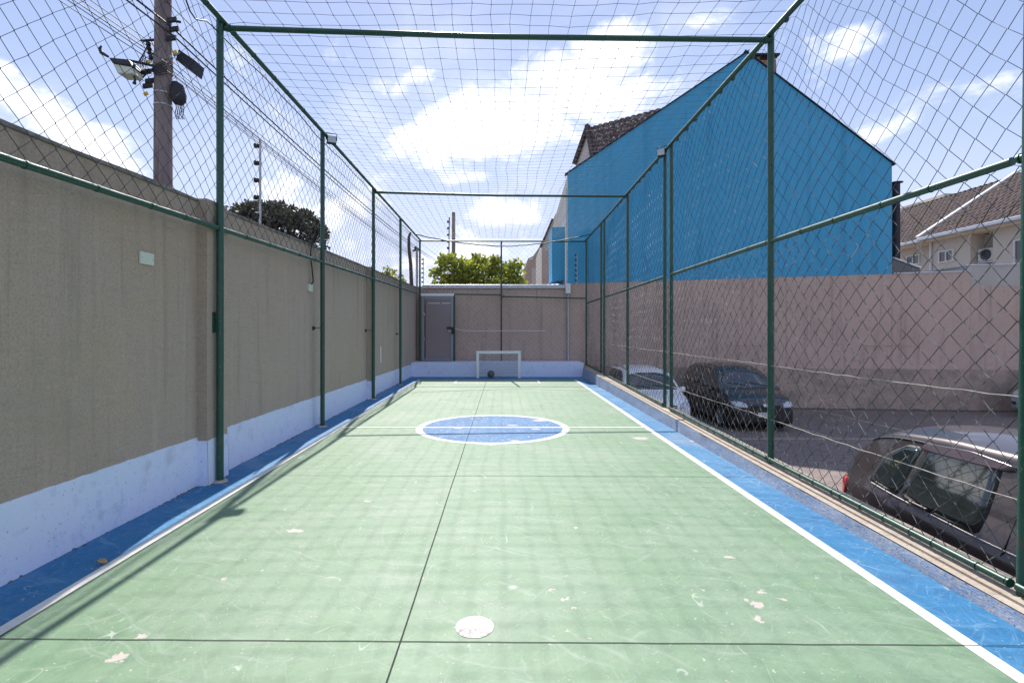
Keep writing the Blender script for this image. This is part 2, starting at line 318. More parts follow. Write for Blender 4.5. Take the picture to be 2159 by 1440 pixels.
def leaf_mat(name, a, b, trans, rough=.6):
    m = bpy.data.materials.new(name); m.use_nodes = True; t = m.node_tree; pb = t.nodes['Principled BSDF']
    g = N(t, 'ShaderNodeNewGeometry'); tc = N(t, 'ShaderNodeTexCoord')
    c = mixc(t, g.outputs['Random Per Island'], (*a, 1), (*b, 1))
    c = mixc(t, math_(t, 'MULTIPLY', smooth(t, noise_(t, tc.outputs['Object'], 1.6, 3), .4, .65), .5), c, (*a, 1))
    t.links.new(c, pb.inputs['Base Color']); pb.inputs['Roughness'].default_value = rough
    tr = N(t, 'ShaderNodeBsdfTranslucent'); t.links.new(c, tr.inputs[0])
    mx = N(t, 'ShaderNodeMixShader'); mx.inputs[0].default_value = trans
    t.links.new(pb.outputs[0], mx.inputs[1]); t.links.new(tr.outputs[0], mx.inputs[2])
    t.links.new(mx.outputs[0], t.nodes['Material Output'].inputs[0]); return m
M['leaf'] = leaf_mat('yellow_green_leaf', (.11,.17,.022), (.55,.55,.06), .55)
M['needle'] = leaf_mat('araucaria_needle', (.045,.052,.028), (.17,.15,.10), .15)

def paver_mat():
    m = bpy.data.materials.new('concrete_pavers'); m.use_nodes = True; t = m.node_tree; b = t.nodes['Principled BSDF']
    tc = N(t, 'ShaderNodeTexCoord'); v = tc.outputs['Object']
    br = N(t, 'ShaderNodeTexBrick'); t.links.new(v, br.inputs[0])
    br.inputs['Color1'].default_value = (.27,.21,.19,1); br.inputs['Color2'].default_value = (.20,.16,.145,1); br.inputs['Mortar'].default_value = (.10,.085,.08,1)
    br.inputs['Scale'].default_value = 1; br.inputs['Brick Width'].default_value = .22; br.inputs['Row Height'].default_value = .11
    br.inputs['Mortar Size'].default_value = .006; br.inputs['Mortar Smooth'].default_value = .4
    c = mixc(t, math_(t, 'MULTIPLY', smooth(t, noise_(t, v, .7, 5), .4, .65), .5), br.outputs[0], (.16,.13,.125,1))
    c = mixc(t, math_(t, 'MULTIPLY', smooth(t, noise_(t, v, 1.9, 5, .7), .60, .68), .6), c, (.07,.06,.055,1))
    t.links.new(c, b.inputs['Base Color']); b.inputs['Roughness'].default_value = .9
    bn = N(t, 'ShaderNodeBump'); bn.inputs['Strength'].default_value = .5; bn.inputs['Distance'].default_value = .006
    t.links.new(math_(t, 'ADD', math_(t, 'MULTIPLY', br.outputs[1], -1), noise_(t, v, 40, 3)), bn.inputs['Height']); t.links.new(bn.outputs[0], b.inputs['Normal'])
    return m
M['paver'] = paver_mat()
M['earth'] = mat('street_asphalt', (.07,.068,.065), .95, var=[(.3,4,.4,.6,(.10,.095,.09),.6)])

# ------------------------------------------------------------------ ground, court, parking
def pz(Y): return -0.85 - 0.015 * Y
def sheet(name, x0, x1, y0, y1, z, m, kind='structure', nx=1, ny=1):
    mb = MB(); mb.grid(lambda u, v: (x0 + (x1-x0)*u, y0 + (y1-y0)*v, z), nx, ny, False)
    return tag(mb.build(name, m), kind=kind)
g = MB(); g.add([(-900,-900,-1.6),(900,-900,-1.6),(900,1500,-1.6),(-900,1500,-1.6)], [(0,1,2,3)]); tag(g.build('ground', M['earth']), kind='structure')
c = MB(); c.box((-2.95,-4,-1.5),(2.6,17.78,0)); tag(c.build('court_floor', M['blue']), kind='structure')
sheet('court_playing_surface', -2.5, 2.2, -4, 15.62, .002, M['green'])
# painted lines: one sheet per line
lw = .075
for nm, x0, x1, y0, y1, z in (('court_line', -2.5-lw/2, -2.5+lw/2, -4, 15.62, .004), ('court_line', 2.235-lw/2, 2.235+lw/2, -4, 15.62, .004),
    ('court_line', -2.46, 2.19, 7.89, 7.95, .006), ('court_line', -1.32, 1.05, 14.62, 14.68, .004), ('court_line', -1.32, 1.05, 15.46, 15.52, .004),
    ('court_line', -1.38, -1.32, 14.62, 15.52, .004), ('court_line', 1.05, 1.11, 14.62, 15.52, .004), ('court_line', -2.45, -1.38, 15.46, 15.52, .004)):
    sheet(nm, x0, x1, y0, y1, z, M['line'])
CX, CY = -.14, 7.92
def ring(r0, r1, z, n=96, cx=CX, cy=CY, wob=0):
    mb = MB(); vs = []
    for k in range(n):
        w = 2*math.pi*k/n; e = 1 + wob*noise.noise(Vector((math.cos(w)*2, math.sin(w)*2, 3)))
        vs.append((cx + r1*e*math.cos(w), cy + r1*e*math.sin(w), z))
        if r0: vs.append((cx + r0*math.cos(w), cy + r0*math.sin(w), z))
    if r0: mb.add(vs, [(2*k, (2*k+2) % (2*n), (2*k+3) % (2*n), 2*k+1) for k in range(n)])
    else: mb.add(vs, [tuple(range(n))])
    return mb
tag(ring(0, 1.075, .004).build('centre_circle_floor', M['disc']), kind='structure')
tag(ring(1.075, 1.175, .0045).build('centre_circle_line', M['line']), kind='structure')
def spot_mat():
    m = M['line'].copy(); m.name = 'spot_paint'; t = m.node_tree; b = t.nodes['Principled BSDF']
    tc = N(t, 'ShaderNodeTexCoord'); v = tc.outputs['Object']; s = N(t, 'ShaderNodeSeparateXYZ'); t.links.new(v, s.inputs[0])
    band = math_(t, 'MULTIPLY', smooth(t, s.outputs[1], 2.565, 2.60, 1, 0), smooth(t, s.outputs[1], 2.49, 2.51))
    f = math_(t, 'MULTIPLY', smooth(t, noise_(t, v, 38, 4, .7, 1.0), .47, .53), band)
    old = b.inputs['Base Color'].links[0].from_socket
    t.links.new(mixc(t, f, old, (.36,.30,.28,1)), b.inputs['Base Color']); return m
tag(ring(0, .097, .004, 48, -.137, 2.592, .03).build('penalty_spot', spot_mat()), kind='structure')
def wobbly_strip(name, a, b, w, z, amp=.0018, n=60):
    mb = MB(); a = Vector(a); b = Vector(b); d = (b-a).normalized(); pn = Vector((-d.y, d.x, 0)); vs = []
    for i in range(n+1):
        p = a.lerp(b, i/n) + pn*amp*noise.noise(Vector((i*.35, a.x*3+a.y, 1)))*2
        vs += [(p.x-pn.x*w/2, p.y-pn.y*w/2, z), (p.x+pn.x*w/2, p.y+pn.y*w/2, z)]
    mb.add(vs, [(2*i, 2*i+2, 2*i+3, 2*i+1) for i in range(n)]); return tag(mb.build(name, M['joint']), kind='structure')
wobbly_strip('floor_joint', (-.505,-4,0), (-.455,16.5,0), .0065, .0075)
for y, w in ((2.49,.0055),(5.30,.005),(9.72,.004),(12.6,.004),(-.3,.006)):
    wobbly_strip('floor_joint', (-2.46, y, 0), (2.56, y-.055, 0), w, .0048)
wobbly_strip('floor_joint', (-2.455,-4,0), (-2.455,15.6,0), .007, .0085, .001)

# parking lot, one metre lower
pk = MB(); pk.grid(lambda u, v: (2.9+60*u, -12+52*v, pz(-12+52*v)), 6, 6, False); tag(pk.build('parking_ground', M['paver']), kind='structure')
M['parkline'] = mat('faded_bay_line', (.50,.42,.28), .9, var=[(6,4,.45,.6,(.28,.24,.20),.7)])
def pline(x0, x1, y0, y1):
    mb = MB(); mb.grid(lambda u, v: (x0+(x1-x0)*u, y0+(y1-y0)*v, pz(y0+(y1-y0)*v)+.004), 2, 4, False); tag(mb.build('parking_line', M['parkline']), kind='structure')
pline(3.1, 10.6, 11.93, 12.03)
for x in (2.98, 5.28, 7.75, 10.2): pline(x, x+.09, 12.04, 16.8)

# kerb between court and parking: painted face, bare top with a groove
def kz(Y): return .02 + .0165*Y
kb = empty('kerb', 'low concrete kerb under the chain link fence beside the parking lot', 'kerb')
NK = 90
def kprof(pts, x0=None):
    def fn(u, v):
        Y = -4 + 21.7*v; i = u*(len(pts)-1); a = int(min(i, len(pts)-2)); f = i-a
        dx = pts[a][0]*(1-f)+pts[a+1][0]*f; dz = pts[a][1]*(1-f)+pts[a+1][1]*f
        return (dx, Y, max(dz + (kz(Y) if dz > -.5 else 0), dz))
    return fn
mb = MB()
mb.grid(lambda u, v: (2.60 + .05*u - .012*(1+noise.noise(Vector((u*2, v*60, 0)))), -4+21.7*v, -.05*(1-u) + (kz(-4+21.7*v)+.0)*u + .006*noise.noise(Vector((u*4, v*150, 2)))), 5, 220)
mb.build('painted_face', M['kerbblue'], kb)
mb = MB(); pr = [(2.65,0),(2.70,.004),(2.703,-.03),(2.725,-.03),(2.728,.004),(2.80,.012),(2.98,.0),(2.985,-1.5)]
for i in range(len(pr)-1):
    mb.grid(lambda u, v: (pr[i][0]+(pr[i+1][0]-pr[i][0])*u, -4+21.7*v, (kz(-4+21.7*v)+pr[i][1])*(1-u) + u*(kz(-4+21.7*v)+pr[i+1][1] if pr[i+1][1] > -1 else -1.5)), 1, 60, False)
mb.build('concrete_top', M['concrete'], kb)

# ------------------------------------------------------------------ left boundary wall
def wtop(Y): return 2.74 + (Y-3)*.0185
def ptop(Y): return .50 - .006*Y
lwall = empty('boundary_wall', 'tall olive grey rendered wall with pale blue base along the left side', 'wall')
mb = MB()
def tapered(mb, x0, x1, y0, y1, zb, zt, n=1):
    for i in range(n):
        a, b = y0+(y1-y0)*i/n, y0+(y1-y0)*(i+1)/n
        mb.add([(x0,a,zb),(x1,a,zb),(x1,b,zb),(x0,b,zb),(x0,a,zt(a)),(x1,a,zt(a)),(x1,b,zt(b)),(x0,b,zt(b))],
           ([(0,1,5,4)] if i == 0 else []) + ([(2,3,7,6)] if i == n-1 else []) + [(4,5,6,7),(1,2,6,5),(3,0,4,7)])
tapered(mb, -3.13, -2.95, -5, 17.78, -1.5, lambda y: wtop(y)-.03); mb.build('wall', M['wall'], lwall)
PIL = [(-1.27,-.9),(4.955,5.32),(11.18,11.55)]
for a, b in PIL:
    mb = MB(); tapered(mb, -2.951, -2.85, a, b, -.02, lambda y: wtop(y)+.0); mb.build('pilaster', M['wall'], lwall)
mb = MB()
for i in range(120):
    a, b = -5+22.78*i/120, -5+22.78*(i+1)/120
    za, zb = wtop(a)+.012*noise.noise(Vector((0,a*1.3,0))), wtop(b)+.012*noise.noise(Vector((0,b*1.3,0)))
    mb.add([(-3.15,a,wtop(a)-.028),(-2.935,a,wtop(a)-.028),(-2.935,b,wtop(b)-.028),(-3.15,b,wtop(b)-.028),(-3.15,a,za+.01),(-2.935,a,za),(-2.935,b,zb),(-3.15,b,zb+.01)], [(0,3,2,1),(4,5,6,7),(1,2,6,5),(3,0,4,7)])
mb.build('coping', M['cap'], lwall)
def base_strip(mb, x, y0, y1, n, seed=0, step=0):
    vs = []
    for i in range(n+1):
        y = y0+(y1-y0)*i/n; z = ptop(y)-step + .010*noise.noise(Vector((y*2.2, seed, 0))) + .008*noise.noise(Vector((y*11, seed, 5)))
        bx = .010*noise.noise(Vector((y*3, seed, 9)))
        vs += [(x+.012+bx, y, -.01), (x+.006, y, z), (x-.006, y, z+.001)]
    mb.add(vs, [(3*i, 3*i+3, 3*i+4, 3*i+1) for i in range(n)] + [(3*i+1, 3*i+4, 3*i+5, 3*i+2) for i in range(n)])
mb = MB(); base_strip(mb, -2.95, -5, -1.27, 60); base_strip(mb, -2.95, -.9, 4.955, 160); base_strip(mb, -2.95, 5.32, 11.18, 160); base_strip(mb, -2.95, 11.55, 16.6, 120); mb.build('painted_base', M['plinth'], lwall)
for k, (a, b) in enumerate(PIL):
    mb = MB(); base_strip(mb, -2.85, a, b, 24, 3+k, .035)
    z = ptop(a)-.035; mb.add([(-2.96,a-.006,-.01),(-2.838,a-.006,-.01),(-2.844,a-.006,z),(-2.96,a-.006,z)], [(0,1,2,3)])
    z = ptop(b)-.035; mb.add([(-2.96,b+.006,-.01),(-2.838,b+.006,-.01),(-2.844,b+.006,z),(-2.96,b+.006,z)], [(0,1,2,3)])
    mb.build('painted_base', M['plinth'], lwall)
# crumbs of dirt and old mortar where wall meets floor
mb = MB()
for i in range(900):
    y = random.uniform(.5, 16.4); n_ = noise.noise(Vector((y*.9, 7, 0)))
    if n_ < .0 and random.random() < .75: continue
    x = -2.95 + (.10 if any(a-.02 < y < b+.02 for a, b in PIL) else 0) + .012 + abs(random.gauss(0, .010)); r = random.uniform(.003, .010)
    mb.add([(x-r,y-r*1.6,0),(x+r,y-r,0),(x+r*.7,y+r*1.5,0),(x-r,y+r,0),(x,y,r*1.3)], [(0,1,4),(1,2,4),(2,3,4),(3,0,4)])
tag(mb.build('dirt_crumbs', M['dirt']), 'dark crumbs of dirt and mortar along the foot of the left wall', 'dirt', kind='stuff')

# fittings on the left wall
t_ = empty('blank_cover_plate', 'cream blank cover plate on the left wall', 'cover plate')
a = P(292, 530, 2.95*F/(HX-292)); b = P(321, 556, 2.95*F/(HX-321))
mb = MB(); mb.box((-2.95, a.y, 2.045), (-2.932, b.y, 2.145)); mb.build('cover', M['plastic'], t_, bevel=.004)
for yy in (a.y+.02, b.y-.02):
    mb = MB(); mb.lathe([(0,.003),(.005,.003),(.006,0)], (-2.932, yy, 2.095), 10, 'X'); mb.build('screw', M['galv'], t_)
t_ = empty('junction_box', 'small cream junction box with a dangling black cable on the left wall', 'junction box')
y0 = 2.95*F/(HX-651); zc = EYE-(607-HY)/F*y0
mb = MB(); mb.box((-2.95, y0-.07, zc-.055), (-2.91, y0+.07, zc+.055)); mb.build('box', M['plastic'], t_, bevel=.006)
mb = MB(); pts = [(-2.90, y0-.02+.04*math.sin(k*.9), zc+.055+.085*k+ .0) for k in range(9)]; pts[0] = (-2.92, y0, zc+.04); pts[1] = (-2.90, y0+.05, zc+.10); mb.tube(pts, .010, 6); mb.build('cable', M['cable'], t_)
brk = None
for i, (px, py, Yp) in enumerate(((660,692,7.98),(770,697,11.17),(836,704,14.1))):
    Yw = 2.95*F/(HX-px); z = EYE-(py-HY)/F*Yw
    t_ = empty('wall_tie', ['thin dark tie rod from the left wall to the second fence post', 'thin dark tie rod from the left wall to the third fence post', 'thin dark tie rod from the left wall to the fourth fence post'][i], 'tie rod', 'tie rods between wall and fence')
    mb = MB(); mb.lathe([(.0,.03),(.022,.028),(.032,.012),(.034,0)], (-2.95,Yw,z), 14, 'X'); mb.build('anchor', M['black'], t_)
    mb = MB(); mb.tube([(-2.93,Yw,z),(-2.86,(Yw+Yp)/2-.1,z+.004),(-2.82,Yp-.03,z+.006)], .006, 6); mb.build('rod', M['black'], t_)
t_ = MB(); y0 = 2.95*F/(HX-801); t_.tube([(-2.935,y0,.72),(-2.935,y0,1.12)], .018, 8); tag(t_.build('conduit', M['white']), 'short white vertical conduit low on the left wall past the third post', 'conduit')

# ------------------------------------------------------------------ back: ledge, wall
t_ = empty('ledge', 'pale blue painted ledge across the far end of the court', 'ledge')
mb = MB(); mb.grid(lambda u, v: (-2.945+5.6*u, 16.62+.008*noise.noise(Vector((u*20,v*3,1)))-.01*(1-v), -.01+.47*v), 60, 6); mb.build('front_face', M['plinth'], t_)
mb = MB(); mb.box((-2.945,16.625,.40),(2.655,17.74,.455)); mb.build('top', M['plinth'], t_)
bwall = empty('boundary_wall', 'brown rendered wall with metal coping across the far end of the court', 'wall')
BW = 3.03
mb = MB(); mb.box((-3.13,17.78,-1.5),(2.28,17.96,BW)); mb.build('wall', M['brown'], bwall)
mb = MB(); mb.box((-2.75,17.72,BW+.005),(2.26,18.02,BW+.06)); mb.box((-2.75,17.70,BW-.07),(2.26,17.72,BW+.055)); mb.build('coping', M['flash'], bwall, bevel=.008)
mb = MB(); mb.box((2.2,17.58,BW-.42+.16),(2.36,17.74,BW+.09)); mb.build('gutter_head', M['white'], bwall, bevel=.01)
mb = MB(); mb.tube([(2.29,17.68,BW-.28),(2.29,17.68,.46)], .03, 10); mb.build('downpipe', M['flash'], bwall)
t_ = MB(); t_.box((-.05,17.6,2.66),(.07,17.775,2.76)); tag(t_.build('junction_box', M['brown2'], bevel=.01), 'small brown box on the far wall near the middle fence post', 'junction box')

# parking wall and blue gabled house
WL, WR = Vector((2.285,17.74,0)), Vector((12.72,16.7,0)); wd = (WR-WL).normalized(); wn_ = Vector((wd.y,-wd.x,0))   # wn_ faces the camera
LEN = (WR-WL).length
def wp(s, d, z): v = WL + wd*s - wn_*d; return Vector((v.x, v.y, z))     # along the wall, behind its face, height
def wtop2(s): return 3.12 + (3.34-3.12)*s/LEN
pw = empty('boundary_wall', 'long brown rendered wall behind the parked cars', 'wall')
SEG = [0, 3.4, 7.2, LEN, 12.85]
for i in range(4):
    a, b = SEG[i]+.006, SEG[i+1]-.006
    mb = MB(); mb.prism([wp(a,0,-1.5), wp(b,0,-1.5), wp(b,0,wtop2(b)), wp(a,0,wtop2(a))], -wn_*.2); mb.build('wall_panel', M['brown'], pw)
mb = MB(); mb.prism([wp(12.85,0,-1.5), wp(30,0,-1.5), wp(30,0,2.93), wp(12.85,0,2.93)], -wn_*.2); mb.build('wall_panel', M['brown'], pw)
mb = MB(); mb.prism([wp(.8,-.045,-1.45), wp(30,-.045,-1.45), wp(30,-.045,.2), wp(.8,-.045,.28)], -wn_*.04); mb.build('base_course', M['brown2'], pw)
mb = MB(); mb.prism([wp(LEN+.05,-.02,wtop2(LEN)+.004), wp(12.85,-.02,wtop2(12.85)+.004), wp(12.85,-.02,wtop2(12.85)+.04), wp(LEN+.05,-.02,wtop2(LEN)+.04)], -wn_*.26); mb.build('coping', M['flash'], pw)
mb = MB()
for i in range(120):
    a = .8+i*.245; h = .05+.035*noise.noise(Vector((a*2.3,0,4))); mb.prism([wp(a,-.075,-1.3), wp(a+.245,-.075,-1.3), wp(a+.245,-.075,pz(wp(a,0,0).y)+h), wp(a,-.075,pz(wp(a,0,0).y)+h)], -wn_*.03)
mb.build('dark_foot_strip', M['dirt'], pw)  # uneven dark strip along the foot of the wall
for s in (5.3, 9.6, 15.3):
    mb = MB(); mb.tube([wp(s,-.055,.3), wp(s,-.055,1.0), wp(s+1.4,-.055,1.0)], .008, 5); mb.build('conduit', M['brown2'], pw)

hs = empty('gabled_house', 'big bright blue house gable rising behind the brown wall', 'house')
gx = lambda X: (X - WL.x)/wd.x
pk_s = gx(8.2)
gp = [wp(0,.0,wtop2(0)+.003), wp(LEN,.0,wtop2(LEN)+.003), wp(LEN,.0,6.94), wp(pk_s,.0,10.79), wp(0,.0,6.94)]
mb = MB(); mb.prism(gp, -wn_*.25); mb.build('gable_wall', M['houseblue'], hs)
# thin metal edge along the two slopes
for a, b in ((gp[4], gp[3]), (gp[3], gp[2])):
    d = (b-a).normalized(); up = d.cross(wn_).normalized(); up = up if up.z > 0 else -up
    mb = MB(); mb.obox((a+b)/2 + up*.025 - wn_*.10, d, wn_, up, (b-a).length/2+.10, .15, .013); mb.build('roof_edge', M['darkmetal'], hs)
# roof planes behind the gable and side wall
back = -wn_*7.0
mb = MB(); mb.prism([gp[4]-wn_*.26-Vector((0,0,.05)), gp[3]-wn_*.26-Vector((0,0,.05)), gp[3]-wn_*.26-Vector((0,0,.2)), gp[4]-wn_*.26-Vector((0,0,.2))], -wn_*1.6); mb.build('roof', M['tile'], hs)
mb = MB(); mb.prism([gp[3]-wn_*.26-Vector((0,0,.05)), gp[2]-wn_*.26-Vector((0,0,.05)), gp[2]-wn_*.26-Vector((0,0,.2)), gp[3]-wn_*.26-Vector((0,0,.2))], -wn_*9); mb.build('roof', M['tile'], hs)
a_, b_ = P(1197.5,366,18.02), P(1165,477,22.2); mb = MB(); mb.prism([a_, b_, Vector((b_.x,b_.y,0)), Vector((a_.x,a_.y,0))], (.2,.03,0)); mb.build('side_wall', M['greybeige'], hs)
mb = MB(); mb.prism([wp(LEN-.2,.26,0), wp(LEN-.2,9,0), wp(LEN-.2,9,6.8), wp(LEN-.2,.26,6.8)], wd*.18); mb.build('side_wall', M['houseblue'], hs)
mb = MB(); mb.prism([P(1164,592,18.7), P(1196,592,18.7), P(1196,479,18.7), P(1164,479,18.7)], (0,1.3,0)); mb.build('side_bay', M['houseblue'], hs)
mb = MB(); q = P(1196,370,18.3); mb.tube([(q.x-.03,18.3,6.6),(q.x-.03,18.3,3.1)], .05, 8); mb.build('downpipe', M['frame'], hs)

def tile_roof(o, u, v, lu, lv, tw=.24, tl=.38, su=6, sv=3, amp=.035):
    o, u, v = Vector(o), Vector(u).normalized(), Vector(v).normalized(); n = u.cross(v).normalized(); n = n if n.z > 0 else -n
    nu, nv = int(lu/tw*su), int(lv/tl*sv)
    def fn(a, b):
        x, y = a*lu, b*lv; row = (y/tl) % 1
        h = amp*abs(math.sin(math.pi*x/tw))**.8 + .04*(1-row) + .012*noise.noise(Vector((math.floor(x/tw)*1.7, math.floor(y/tl)*2.3, 0)))
        return o + u*x + v*y + n*h
    mb = MB(); mb.grid(fn, nu, nv, False); return mb
# rear wing with the clay tile roof seen over the gable
A_, B_, C_, E_ = P(1214,346,24.2), P(1240,272,23.5), P(1400,230,20.4), P(1252,342,22.0)
rd = (C_-B_); dn = (E_-B_)
mb = tile_roof(B_, rd, dn, rd.length+.6, dn.length*1.35, .3, .42, 6, 3, .06); mb.build('rear_roof', M['tile2'], hs)
mb = MB(); mb.add([A_, B_, E_, E_-Vector((0,0,3)), A_-Vector((0,0,3))], [(0,1,2,3,4)]); mb.prism([A_, B_, E_, E_-Vector((0,0,3)), A_-Vector((0,0,3))], (.3,.3,0)); mb.build('rear_gable', M['housewhite'], hs)
for a, b in ((A_, B_),(B_, E_)):
    d = (b-a).normalized(); mb = MB(); mb.obox((a+b)/2+Vector((-.05,-.1,.05)), d, d.orthogonal(), d.cross(d.orthogonal()), (b-a).length/2+.1, .07, .07); mb.build('barge_board', M['tile'], hs)
t1 = P(1586,124,19.0); t2 = P(1622,165,19.0)
mb = MB(); mb.box((t1.x,18.7,9.0),(t2.x+.1,19.3,t1.z-.22)); ch = mb.build('chimney', M['brick'], hs)
mb = MB(); mb.box((t1.x-.08,18.62,t1.z-.06),(t2.x+.2,19.38,t1.z)); mb.build('chimney_cap', M['darkmetal'], ch)
for x in (t1.x+.06, t2.x):
    mb = MB(); mb.box((x,18.75,t1.z-.22),(x+.1,19.25,t1.z-.06)); mb.build('chimney_support', M['brick'], ch)
# flue and glass canopy at the right end of the gable
t_ = empty('flue_pipe', 'black flue pipe at the right edge of the blue gable', 'flue')
q = P(1889,385,17.6); zb = P(1889,575,17.6).z
mb = MB(); mb.tube([(q.x,17.6,zb),(q.x,17.6,q.z-.05)], .12, 16); mb.build('pipe', M['darkmetal'], t_)
mb = MB(); mb.lathe([(0,.06),(.2,.02),(.21,0),(.12,-.02)], (q.x,17.6,q.z-.02), 16); mb.build('cowl', M['darkmetal'], t_)
t_ = empty('glass_canopy', 'small dark glass canopy beside the flue behind the wall', 'canopy')
a, b, c_, d_ = P(1881,545,17.3), P(1940,566,17.3), P(1940,578,17.3), P(1881,578,17.3)
mb = MB(); mb.prism([a,b,c_,d_], (0,1.6,0)); mb.build('glazing', M['glass'], t_)
mb = MB(); mb.tube([a+Vector((0,-.03,.02)), b+Vector((0,-.03,.02))], .03, 6); mb.tube([d_+Vector((0,-.03,0)), c_+Vector((0,-.03,0))], .03, 6); mb.build('frame', M['frame'], t_)

def window(parent, o, u, w, h, m_frame, n, cols=2, fr=.05):
    """window lying on a wall: o lower corner, u along, z up, n outward"""
    o, u, n = Vector(o), Vector(u).normalized(), Vector(n).normalized(); z = Vector((0,0,1))
    f = MB(); c0 = o + u*w/2 + z*h/2
    for (cu, cz, hu, hz) in ((w/2, h, w/2+fr, fr/2), (w/2, 0, w/2+fr, fr/2)) : f.obox(o+u*cu+z*cz+n*.02, u, n, z, hu, .04, hz)
    for k in range(cols+1): f.obox(o+u*(w*k/cols)+z*h/2+n*.02, u, n, z, fr/2, .038, h/2-fr/2-.001)
    fo = f.build('window', m_frame, parent)
    p = MB(); p.obox(c0+n*.006, u, n, z, w/2, .012, h/2); p.build('pane', M['glass'], fo); return fo

# houses further along, left of the blue gable
t_ = empty('row_house', 'narrow salmon and cream house next beyond the blue gable', 'house')
mb = MB(); mb.prism([P(1142,600,24), P(1163,600,24), P(1163,470,24), P(1142,520,24)], (0,4,0)); mb.prism([P(1163,600,24), P(1172,600,24), P(1172,450,24), P(1163,470,24)], (0,4,0)); mb.build('wall', M['housewhite'], t_)
mb = MB(); mb.prism([P(1144,598,23.95), P(1156,598,23.95), P(1156,530,23.95), P(1144,530,23.95)], (0,.045,0)); mb.build('wall_panel', M['pink'], t_)
mb = MB(); mb.tube([P(1165,462,23.9), P(1150,498,23.9), P(1139,522,23.9)], .06, 6); mb.build('roof_edge', M['tile'], t_)
t_ = empty('row_house', 'cream and pink house with stepped roof at the far end of the row', 'house')
mb = MB(); mb.prism([P(1106,600,33), P(1141,600,33), P(1141,520,33), P(1124,545,33), P(1116,548,33), P(1106,572,33)], (0,5,0)); mb.build('wall', M['pink'], t_)
mb = MB(); mb.prism([P(1121,600,32.9), P(1135,600,32.9), P(1135,565,32.9), P(1121,565,32.9)], (0,.09,0)); mb.build('wall_panel', M['housewhite'], t_)
mb = MB(); mb.tube([P(1143,516,32.8), P(1125,542,32.8), P(1115,546,32.8), P(1104,574,32.8)], .07, 6); mb.build('roof_edge', M['greybeige'], t_)
# low pale roof just over the far wall
t_ = empty('lean_to_roof', 'low pale sheet roof behind the far wall under the tree', 'roof')
mb = MB(); mb.grid(lambda u, v: (-.2+2.45*u, 18.1+3.0*v, 2.98+.12*u+.30*v+.02*math.sin(u*90)), 160, 2, False); mb.build('roof_sheet', M['corr'], t_)
mb = MB(); mb.box((-.15,18.2,-1.5),(2.2,21,2.9)); mb.build('wall', M['housewhite'], t_)

# ------------------------------------------------------------------ house on the right
rh = empty('tiled_house', 'cream house with a large brown tiled roof at the right edge', 'house')
EX, EZ, SL = 20.35, 5.95, .66
sv = Vector((1,0,SL)).normalized()
mb = tile_roof((EX,13,EZ), (0,1,0), sv, 12.0, 5.7, .30, .42, 6, 3, .075); mb.build('roof', M['tile'], rh)
mb = tile_roof((EX+.22,25.05,EZ-.02), (0,1,0), sv, 7.2, 5.55, .30, .42, 6, 3, .075); mb.build('roof', M['tile'], rh)
d = sv; c0 = Vector((EX,25.02,EZ)) + d*2.9
mb = MB(); mb.obox(c0+Vector((0,0,.13)), d, (0,1,0), d.cross(Vector((0,1,0))), 2.95, .11, .05); mb.build('roof_flashing', M['frame'], rh)
rt = Vector((EX,13,EZ)) + sv*5.7; mb = tile_roof((rt.x,13,rt.z-.05), (0,1,0), Vector((1,0,-SL)), 19.2, 5.6, .30, .42, 3, 2, .05); mb.build('roof', M['tile'], rh)
mb = MB(); mb.box((EX-.12,13,EZ-.10),(EX+.03,25.0,EZ+.06)); mb.box((EX+.1,25.1,EZ-.12),(EX+.24,32.2,EZ+.03)); mb.build('gutter', M['flash'], rh, bevel=.02)
mb = MB(); mb.box((EX+.04,13,EZ-.16),(EX+1.1,25.0,EZ-.09)); mb.box((EX+.26,25.06,EZ-.18),(EX+1.3,32.2,EZ-.11)); mb.build('soffit', M['soffit'], rh)
mb = MB(); mb.box((EX+.55,22.85,-1.5),(EX+9,25.0,EZ-.17)); mb.box((EX+.55,13,-1.5),(EX+9,21.8,EZ-.17)); mb.box((EX+1.2,21.8,-1.5),(EX+9,22.85,EZ-.17)); mb.build('wall', M['housewhite'], rh)
mb = MB(); mb.box((EX+.95,25.06,-1.5),(EX+9,32,EZ-.19)); mb.build('wall', M['housewhite'], rh)
WX = EX+.55
window(rh, (WX,24.45,4.74), (0,-1,0), .75, .5, M['frame'], (-1,0,0)); 
window(rh, (EX+.95,26.9,4.92), (0,-1,0), .8, .45, M['frame'], (-1,0,0))
window(rh, (WX,20.85,4.25), (0,-1,0), 1.0, .9, M['frame'], (-1,0,0))
mb = MB(); mb.tube([(WX-.06,24.9,EZ-.1),(WX-.06,24.9,2)], .05, 8); mb.build('downpipe', M['frame'], rh)
t_ = empty('air_conditioner', 'outdoor air conditioner unit on a bracket on the cream house wall', 'air conditioner')
mb = MB(); mb.box((EX+.72,21.93,4.52),(EX+1.15,22.68,5.08)); mb.build('casing', M['ac'], t_, bevel=.02)
mb = MB(); mb.lathe([(.0,.0),(.2,-.01),(.23,-.02),(.24,0)], (EX+.71,22.3,4.80), 20, 'X'); mb.build('fan_grille', M['darkmetal'], t_)
mb = MB(); mb.box((EX+.7,21.9,4.45),(EX+1.18,22.7,4.50)); mb.build('bracket', M['galv'], t_)
t_ = empty('roof_tank_housing', 'pale rendered box on top of the brown tiled roof', 'roof box')
mb = MB(); mb.box((25.6,31.5,7.4),(28.6,34.5,9.35)); mb.build('wall', M['greybeige'], t_)
mb = MB(); mb.box((27.0,31.2,9.36),(29.6,34.6,9.85)); mb.build('cap', M['housewhite'], t_, bevel=.02)
t_ = empty('parapet_building', 'plain pale grey parapet over the brown wall at the right edge', 'building')
